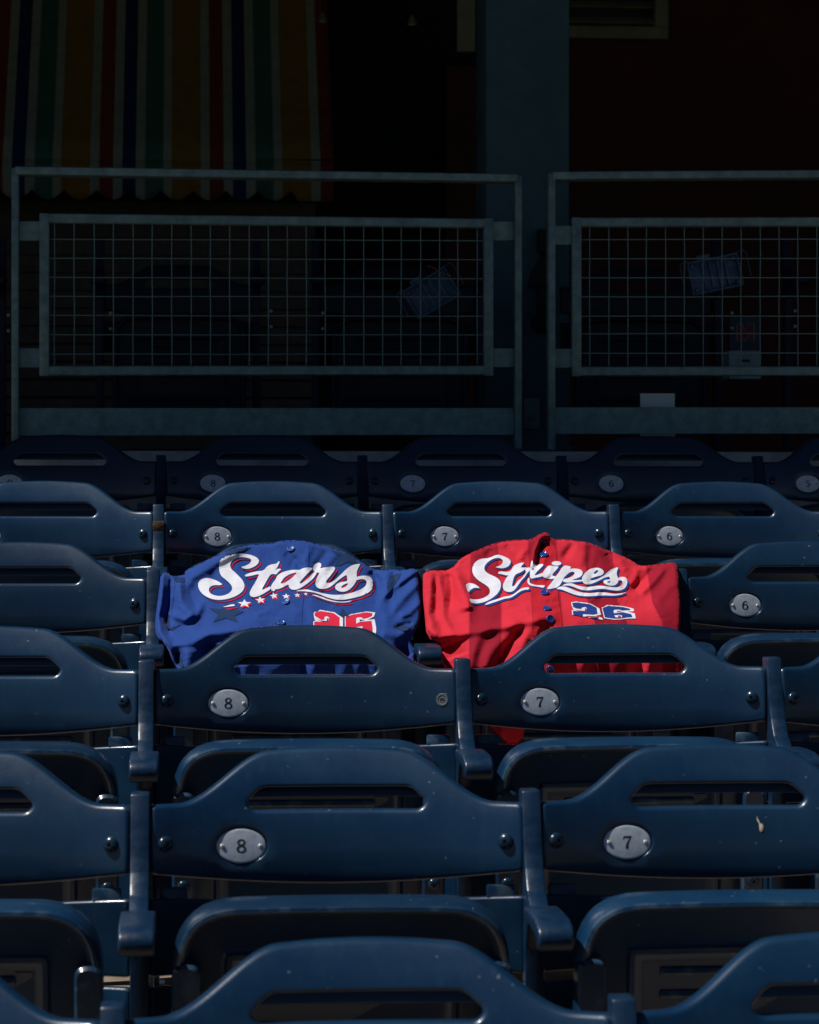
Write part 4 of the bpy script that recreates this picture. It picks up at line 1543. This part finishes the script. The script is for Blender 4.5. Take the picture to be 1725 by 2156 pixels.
for q in STB:
    clB.print_('star_shadow', [q], [], REDT, bj, L0 + .0006, 2.4, 3.0, smooth=0)
    clB.print_('star', [q], [], WHITE, bj, L0 + .0016, smooth=0)
N2W = [(555, 852), (640, 838), (870, 868), (1022, 955), (1048, 1058), (960, 1070), (1065, 1105), (1079, 1140), (575, 1054), (567, 978), (600, 985), (565, 900)]
N2N = [(572, 862), (640, 852), (865, 882), (975, 940), (990, 1040), (920, 1055), (750, 1045), (750, 1088), (590, 1050), (585, 990), (800, 1005), (815, 940), (780, 925), (735, 935), (720, 960), (640, 950), (592, 930)]
N2G = [(605, 970), (700, 985), (780, 990), (786, 948), (806, 948), (800, 1002), (700, 996)]
N2H = [(805, 1070), (1012, 1083), (1012, 1096), (810, 1086)]
N2K = [(860, 1096), (1005, 1102), (1016, 1122), (900, 1112)]
N6W = [(1058, 940), (1155, 893), (1420, 916), (1582, 953), (1592, 997), (1480, 1005), (1602, 1033), (1622, 1117), (1500, 1117), (1380, 1132), (1260, 1135), (1100, 1112), (1072, 1000)]
N6N = [(1074, 947), (1160, 908), (1415, 930), (1520, 955), (1530, 980), (1390, 985), (1350, 970), (1270, 970), (1250, 990), (1262, 1030), (1400, 1012), (1545, 1045), (1565, 1095), (1470, 1100), (1380, 1118), (1260, 1120), (1112, 1098), (1087, 1010)]
N6H = [(1265, 1065), (1350, 1053), (1392, 1065), (1392, 1097), (1290, 1097)]
N6A = [(1328, 1066), (1372, 1066), (1374, 1092), (1328, 1092)]
N6B = [(1303, 996), (1345, 988), (1387, 1000), (1310, 1010)]
d2w = z2([(595, 1165), (612, 1148), (700, 1120), (918, 1158), (1050, 1245), (1050, 1400), (950, 1455), (1050, 1475), (1050, 1580), (590, 1580), (590, 1300), (630, 1283), (610, 1270), (598, 1210)])
d2r = z2([(610, 1168), (700, 1138), (905, 1170), (997, 1237), (997, 1385), (900, 1430), (740, 1440), (740, 1480), (997, 1500), (997, 1562), (605, 1562), (605, 1310), (640, 1300), (820, 1310), (838, 1240), (800, 1215), (765, 1225), (760, 1265), (720, 1280), (650, 1235), (612, 1210)])
d2b = z2([(650, 1268), (720, 1288), (800, 1292), (808, 1248), (826, 1248), (818, 1304), (720, 1300)])
d6w = z2([(1078, 1225), (1180, 1185), (1420, 1145), (1550, 1162), (1530, 1225), (1430, 1275), (1540, 1265), (1565, 1400), (1560, 1555), (1430, 1600), (1170, 1600), (1078, 1555)])
d6r = z2([(1090, 1232), (1185, 1197), (1415, 1157), (1505, 1170), (1500, 1215), (1430, 1245), (1355, 1262), (1340, 1235), (1280, 1235), (1255, 1250), (1252, 1335), (1310, 1305), (1490, 1290), (1508, 1400), (1505, 1540), (1420, 1582), (1180, 1582), (1090, 1545)])
d6h = z2([(1256, 1385), (1350, 1370), (1352, 1500), (1258, 1505)])
d6b = z2([(1305, 1272), (1340, 1268), (1350, 1280), (1400, 1278), (1310, 1296)])
for w_, r_, b_, hs in ((d2w, d2r, d2b, []), (d6w, d6r, d6b, [d6h])):
    clB.print_('numeral_outline', [w_], [], WHITE, bj, L0 + .0005, smooth=0)
    clB.print_('numeral', [r_], hs, REDT, bj, L0 + .0010, smooth=0)
    clB.print_('numeral_gap', [b_], [], ROYAL, bj, L0 + .0013, smooth=0)
for p in (z2([(248, 182)])[0], z2([(168, 1003)])[0], c3([(832, 640)])[0]):
    clB.button(p, 0.0075, BTNR, bj)

# ---- red jersey
silR = c4([(80, 376), (150, 368), (215, 370), (240, 358), (270, 338), (290, 306), (350, 271), (430, 236), (510, 206), (600, 191), (690, 190), (720, 184), (760, 158), (795, 145), (815, 157), (826, 187), (920, 188), (1010, 199), (1080, 216), (1160, 251), (1240, 281), (1310, 317), (1340, 343), (1420, 338), (1490, 328), (1562, 320), (1575, 420), (1583, 520), (1586, 650), (1580, 720), (1600, 850), (1590, 1000), (1500, 1150), (800, 1180), (680, 1250), (660, 1372), (545, 1372), (262, 1000), (182, 900), (186, 800), (100, 742), (90, 640), (78, 520), (78, 440)])
silR = smooth_closed(silR, 1)
foldsR = [
    (c4([(130, 385), (122, 500), (112, 620), (150, 720)]), 9, .010, .8),
    (c4([(262, 375), (300, 450), (335, 540), (352, 605)]), 18, .021, .6),
    (c4([(240, 385), (250, 470), (238, 590)]), 6, -.010, 1),
    (c4([(172, 380), (190, 500), (200, 640), (250, 730)]), 9, .009, .8),
    (c4([(150, 400), (160, 520), (150, 640)]), 5, -.006, 1),
    (c4([(95, 700), (180, 748), (300, 735), (430, 712), (560, 690), (720, 655), (840, 640)]), 11, .015, .8),
    (c4([(640, 650), (590, 725), (490, 840), (400, 1010)]), 20, .013, .8),
    (c4([(790, 610), (720, 700), (640, 810), (560, 990)]), 15, .009, .9),
    (c4([(660, 710), (560, 830), (510, 950)]), 9, -.008, 1),
    (c4([(480, 660), (420, 750), (360, 860), (310, 1010)]), 15, .008, .9),
    (c4([(230, 790), (265, 880)]), 24, -.030, 1),
    (c4([(770, 690), (720, 790)]), 9, .008, .8),
    (c4([(1435, 350), (1375, 420), (1300, 485)]), 9, -.011, 1),
    (c4([(1490, 345), (1425, 430), (1345, 505)]), 11, .010, .8),
    (c4([(1345, 345), (1315, 420), (1290, 455)]), 9, .008, .7),
    (c4([(1570, 420), (1500, 480), (1440, 560)]), 13, .006, .9),
    (c4([(1190, 660), (1400, 625), (1575, 540)]), 16, .005, 1),
    (c4([(960, 205), (900, 300)]), 8, -.007, 1),
    (c4([(1060, 220), (1045, 330)]), 8, -.005, 1),
    (c4([(1150, 265), (1185, 330)]), 9, -.007, 1),
    (c4([(1230, 300), (1270, 370)]), 8, .005, 1),
    (c4([(560, 215), (640, 285)]), 8, -.005, 1),
    (c4([(690, 235), (640, 305)]), 7, .005, 1),
    (c4([(480, 240), (450, 290)]), 8, -.006, 1),
    (c4([(740, 560), (800, 575), (880, 565)]), 4, .0025, 1),
    (c4([(740, 610), (800, 620), (880, 612)]), 4, .0025, 1),
    (c4([(730, 530), (790, 535), (860, 525)]), 4, .0025, 1),
    (c4([(730, 430), (790, 440), (830, 400)]), 6, -.005, 1),
    (c4([(560, 560), (640, 590), (700, 585)]), 7, .004, 1),
    (c4([(560, 640), (640, 640), (710, 610)]), 7, .004, 1),
    (c4([(725, 335), (735, 250), (765, 178), (795, 150)]), 16, .016, .25),
    (c4([(742, 345), (757, 265), (785, 195)]), 7, -.034, 1),
]
clR = Cloth(silR, [(888, 1205), (945, 1203), (965, 1190), (1000, 1165), (1045, 1147), (1100, 1139), (1160, 1138), (1226, 1141), (1290, 1165), (1345, 1193), (1432, 1186)],
            [(880, 1336), (930, 1340), (1010, 1330), (1120, 1306), (1200, 1306), (1300, 1310), (1440, 1320)], foldsR)
BL = [([1146, 1275], [992, 988]), ([1146, 1275], [1048, 1056]), ([1150, 1310], [1112, 1122]), ([1150, 1310], [1172, 1185]), ([1160, 1268, 1310], [1232, 1238, 1253]), ([1170, 1268, 1310], [1290, 1301, 1320]), ([1200, 1270, 1310], [1362, 1374, 1395])]


def stripe(V):
    U, W = V[:, 0], V[:, 1]
    x = [np.interp(W, a, b) for a, b in BL]
    sm = lambda e: np.clip((U - e) / 2.2 + .5, 0, 1)
    return sm(x[0]) - sm(x[1]) + sm(x[2]) - sm(x[3]) + sm(x[4]) - sm(x[5]) + sm(x[6])


rj = empty('red_jersey', (X0 + S * 1.5, JY, row_z(3) + 0.35), 'red striped baseball jersey lettered Stripes, draped over a seat', 'jersey')
clR.sheet('jersey_body', REDF, rj, attr=stripe)
plR = c4([(722, 330), (745, 330), (790, 190), (825, 190), (860, 250), (862, 430), (872, 540), (892, 660), (905, 1000), (735, 1000), (725, 660), (716, 540), (706, 430)])
clR.print_('placket', [plR], [], REDP, rj, 0.0014, smooth=0)
S2 = z3([(690, 680), (740, 665), (800, 640), (832, 590), (830, 550), (790, 515), (730, 505), (650, 520), (580, 560), (520, 610), (485, 670), (480, 720), (510, 770), (570, 810), (650, 845), (730, 885), (780, 940), (800, 1010), (780, 1100), (730, 1180), (660, 1240), (570, 1300), (470, 1340), (360, 1362), (270, 1362), (222, 1340), (205, 1270), (250, 1285), (330, 1290), (430, 1275), (510, 1240), (570, 1195), (592, 1140), (580, 1080), (530, 1030), (450, 980), (370, 930), (300, 860), (262, 790), (255, 720), (270, 650), (310, 590), (370, 545), (440, 520), (540, 515), (620, 490), (690, 455), (750, 448), (820, 465), (900, 500), (970, 545), (980, 590), (960, 640), (910, 680), (830, 705), (740, 695)])
S2b = z3([(130, 1015), (160, 990), (220, 978), (290, 995), (350, 1030), (402, 1078), (330, 1065), (270, 1075), (215, 1115), (180, 1165)])
T2 = z3([(735, 795), (760, 765), (820, 760), (900, 775), (980, 755), (1030, 660), (1090, 625), (1180, 595), (1238, 596), (1180, 660), (1170, 690), (1240, 685), (1285, 690), (1230, 740), (1150, 785), (1080, 810), (1040, 860), (1015, 960), (1000, 1030), (1020, 1045), (1060, 1020), (1110, 940), (1180, 890), (1230, 830), (1270, 770), (1255, 745), (1250, 715), (1290, 690), (1345, 685), (1345, 740), (1290, 790), (1250, 860), (1180, 930), (1130, 1000), (1070, 1090), (1010, 1140), (940, 1150), (870, 1130), (832, 1080), (830, 1020), (860, 950), (910, 860), (945, 835), (890, 835), (820, 815), (760, 805)])
W4 = z3([(480, 1397), (540, 1345), (640, 1305), (760, 1270), (850, 1235), (950, 1225), (1030, 1190), (1120, 1120), (1200, 1070), (1325, 1056), (1325, 1102), (1220, 1107), (1130, 1152), (1040, 1222), (960, 1262), (870, 1272), (780, 1302), (650, 1347), (540, 1382)])
R2 = z4([(-123, 341), (-113, 237), (-95, 167), (-77, 162), (-71, 228), (0, 236), (60, 222), (95, 218), (102, 243), (40, 300), (-20, 360), (-42, 400), (-35, 410), (30, 390), (95, 360), (115, 400), (80, 425), (0, 440), (-80, 460), (-120, 455)])
I2 = z4([(85, 370), (130, 300), (175, 255), (200, 245), (270, 255), (352, 260), (340, 285), (290, 340), (245, 390), (250, 415), (300, 425), (345, 428), (280, 460), (200, 468), (130, 450), (82, 425)])
D2 = z4([(315 + 80 * math.cos(t), 210 + 37 * math.sin(t)) for t in np.linspace(0, 2 * math.pi, 16, endpoint=False)])
P2a = z4([(415, 265), (450, 245), (500, 250), (560, 265), (530, 310), (470, 390), (430, 460), (380, 560), (330, 600), (290, 615), (148, 642), (180, 590), (240, 520), (300, 430), (360, 350)])
P2b = z4([(500, 310), (560, 295), (640, 295), (700, 308), (742, 335), (748, 380), (720, 425), (650, 458), (560, 482), (640, 487), (745, 478), (745, 505), (640, 515), (540, 525), (470, 525), (415, 508), (430, 470), (500, 455), (570, 430), (612, 390), (612, 355), (570, 345), (520, 365), (470, 410), (440, 440), (440, 380)])
E2 = z4([(735, 500), (735, 450), (745, 420), (800, 350), (870, 300), (960, 280), (1040, 290), (1090, 330), (1095, 370), (1060, 405), (980, 425), (910, 445), (870, 470), (875, 490), (920, 490), (1000, 465), (1090, 415), (1130, 380), (1150, 430), (1100, 450), (1000, 500), (900, 545), (820, 560), (770, 545)])
E2h = z4([(922, 377), (950, 335), (990, 316), (1008, 328), (990, 357), (950, 387)])
F2 = z4([(1090, 415), (1160, 350), (1230, 300), (1338, 268), (1310, 330), (1305, 400), (1330, 450), (1335, 490), (1325, 530), (1280, 570), (1210, 578), (1140, 565), (1090, 530), (1085, 500), (1120, 480), (1180, 475), (1198, 470), (1185, 425), (1140, 435)])
F2h = z4([(1142, 522), (1165, 503), (1208, 501), (1202, 522), (1175, 532)])
W5 = z4([(1320, 455), (1380, 430), (1440, 435), (1480, 470), (1480, 540), (1450, 610), (1390, 650), (1310, 660), (1220, 650), (1120, 632), (1020, 628), (930, 645), (830, 655), (740, 650), (660, 625), (580, 590), (500, 572), (398, 582), (450, 552), (520, 535), (580, 540), (650, 570), (740, 595), (840, 600), (930, 585), (1020, 575), (1120, 585), (1220, 600), (1310, 605), (1370, 590), (1405, 545), (1400, 500), (1370, 485), (1320, 492)])
W6 = z4([(305, 630), (370, 590), (450, 590), (530, 615), (620, 660), (720, 690), (840, 700), (930, 695), (1020, 685), (1130, 690), (1240, 710), (1340, 710), (1485, 683), (1380, 727), (1260, 744), (1140, 737), (1030, 737), (930, 747), (830, 752), (720, 747), (620, 727), (520, 690), (430, 650), (370, 635)])
W7 = z4([(-165, 520), (-160, 470), (-145, 445), (-128, 460), (-130, 530), (-60, 560), (0, 570), (60, 568), (132, 572), (100, 614), (60, 605), (0, 592), (-100, 580), (-140, 560)])
words = [S2, S2b, T2, W4, R2, I2, D2, P2a, P2b, E2, F2, W5, W6, W7]
holes = [E2h, F2h]
clR.print_('lettering_shadow', words, holes, NAVYD, rj, L0 + .0005, 3.4, 3.4)
clR.print_('lettering_edge', words, holes, NAVYD, rj, L0 + .0009, 0.6, 0.6, 0.5)
clR.print_('lettering', words, holes, WHITE, rj, L0 + .0014)
n2w, n2n, n2g, n2h, n2k, n6w, n6n, n6h, n6a, n6b = [z4(q) for q in (N2W, N2N, N2G, N2H, N2K, N6W, N6N, N6H, N6A, N6B)]
for w_, n_, g_, hs in ((n2w, n2n, [n2g, n2h], []), (n6w, n6n, [n6a, n6b], [n6h])):
    clR.print_('numeral_outline', [w_], [], WHITE, rj, L0 + .0005, smooth=0)
    clR.print_('numeral', [n_] + ([n2k] if not hs else []), hs, NAVYD, rj, L0 + .0010, smooth=0)
    clR.print_('numeral_gap', g_, [], REDP, rj, L0 + .0013, smooth=0)
for p in (z4([(110, 80)])[0], z4([(122, 708)])[0], z4([(157, 970)])[0], z4([(205, 1130)])[0], c4([(782, 197)])[0], c4([(822, 940)])[0]):
    clR.button(p, 0.0080, BTNB, rj)
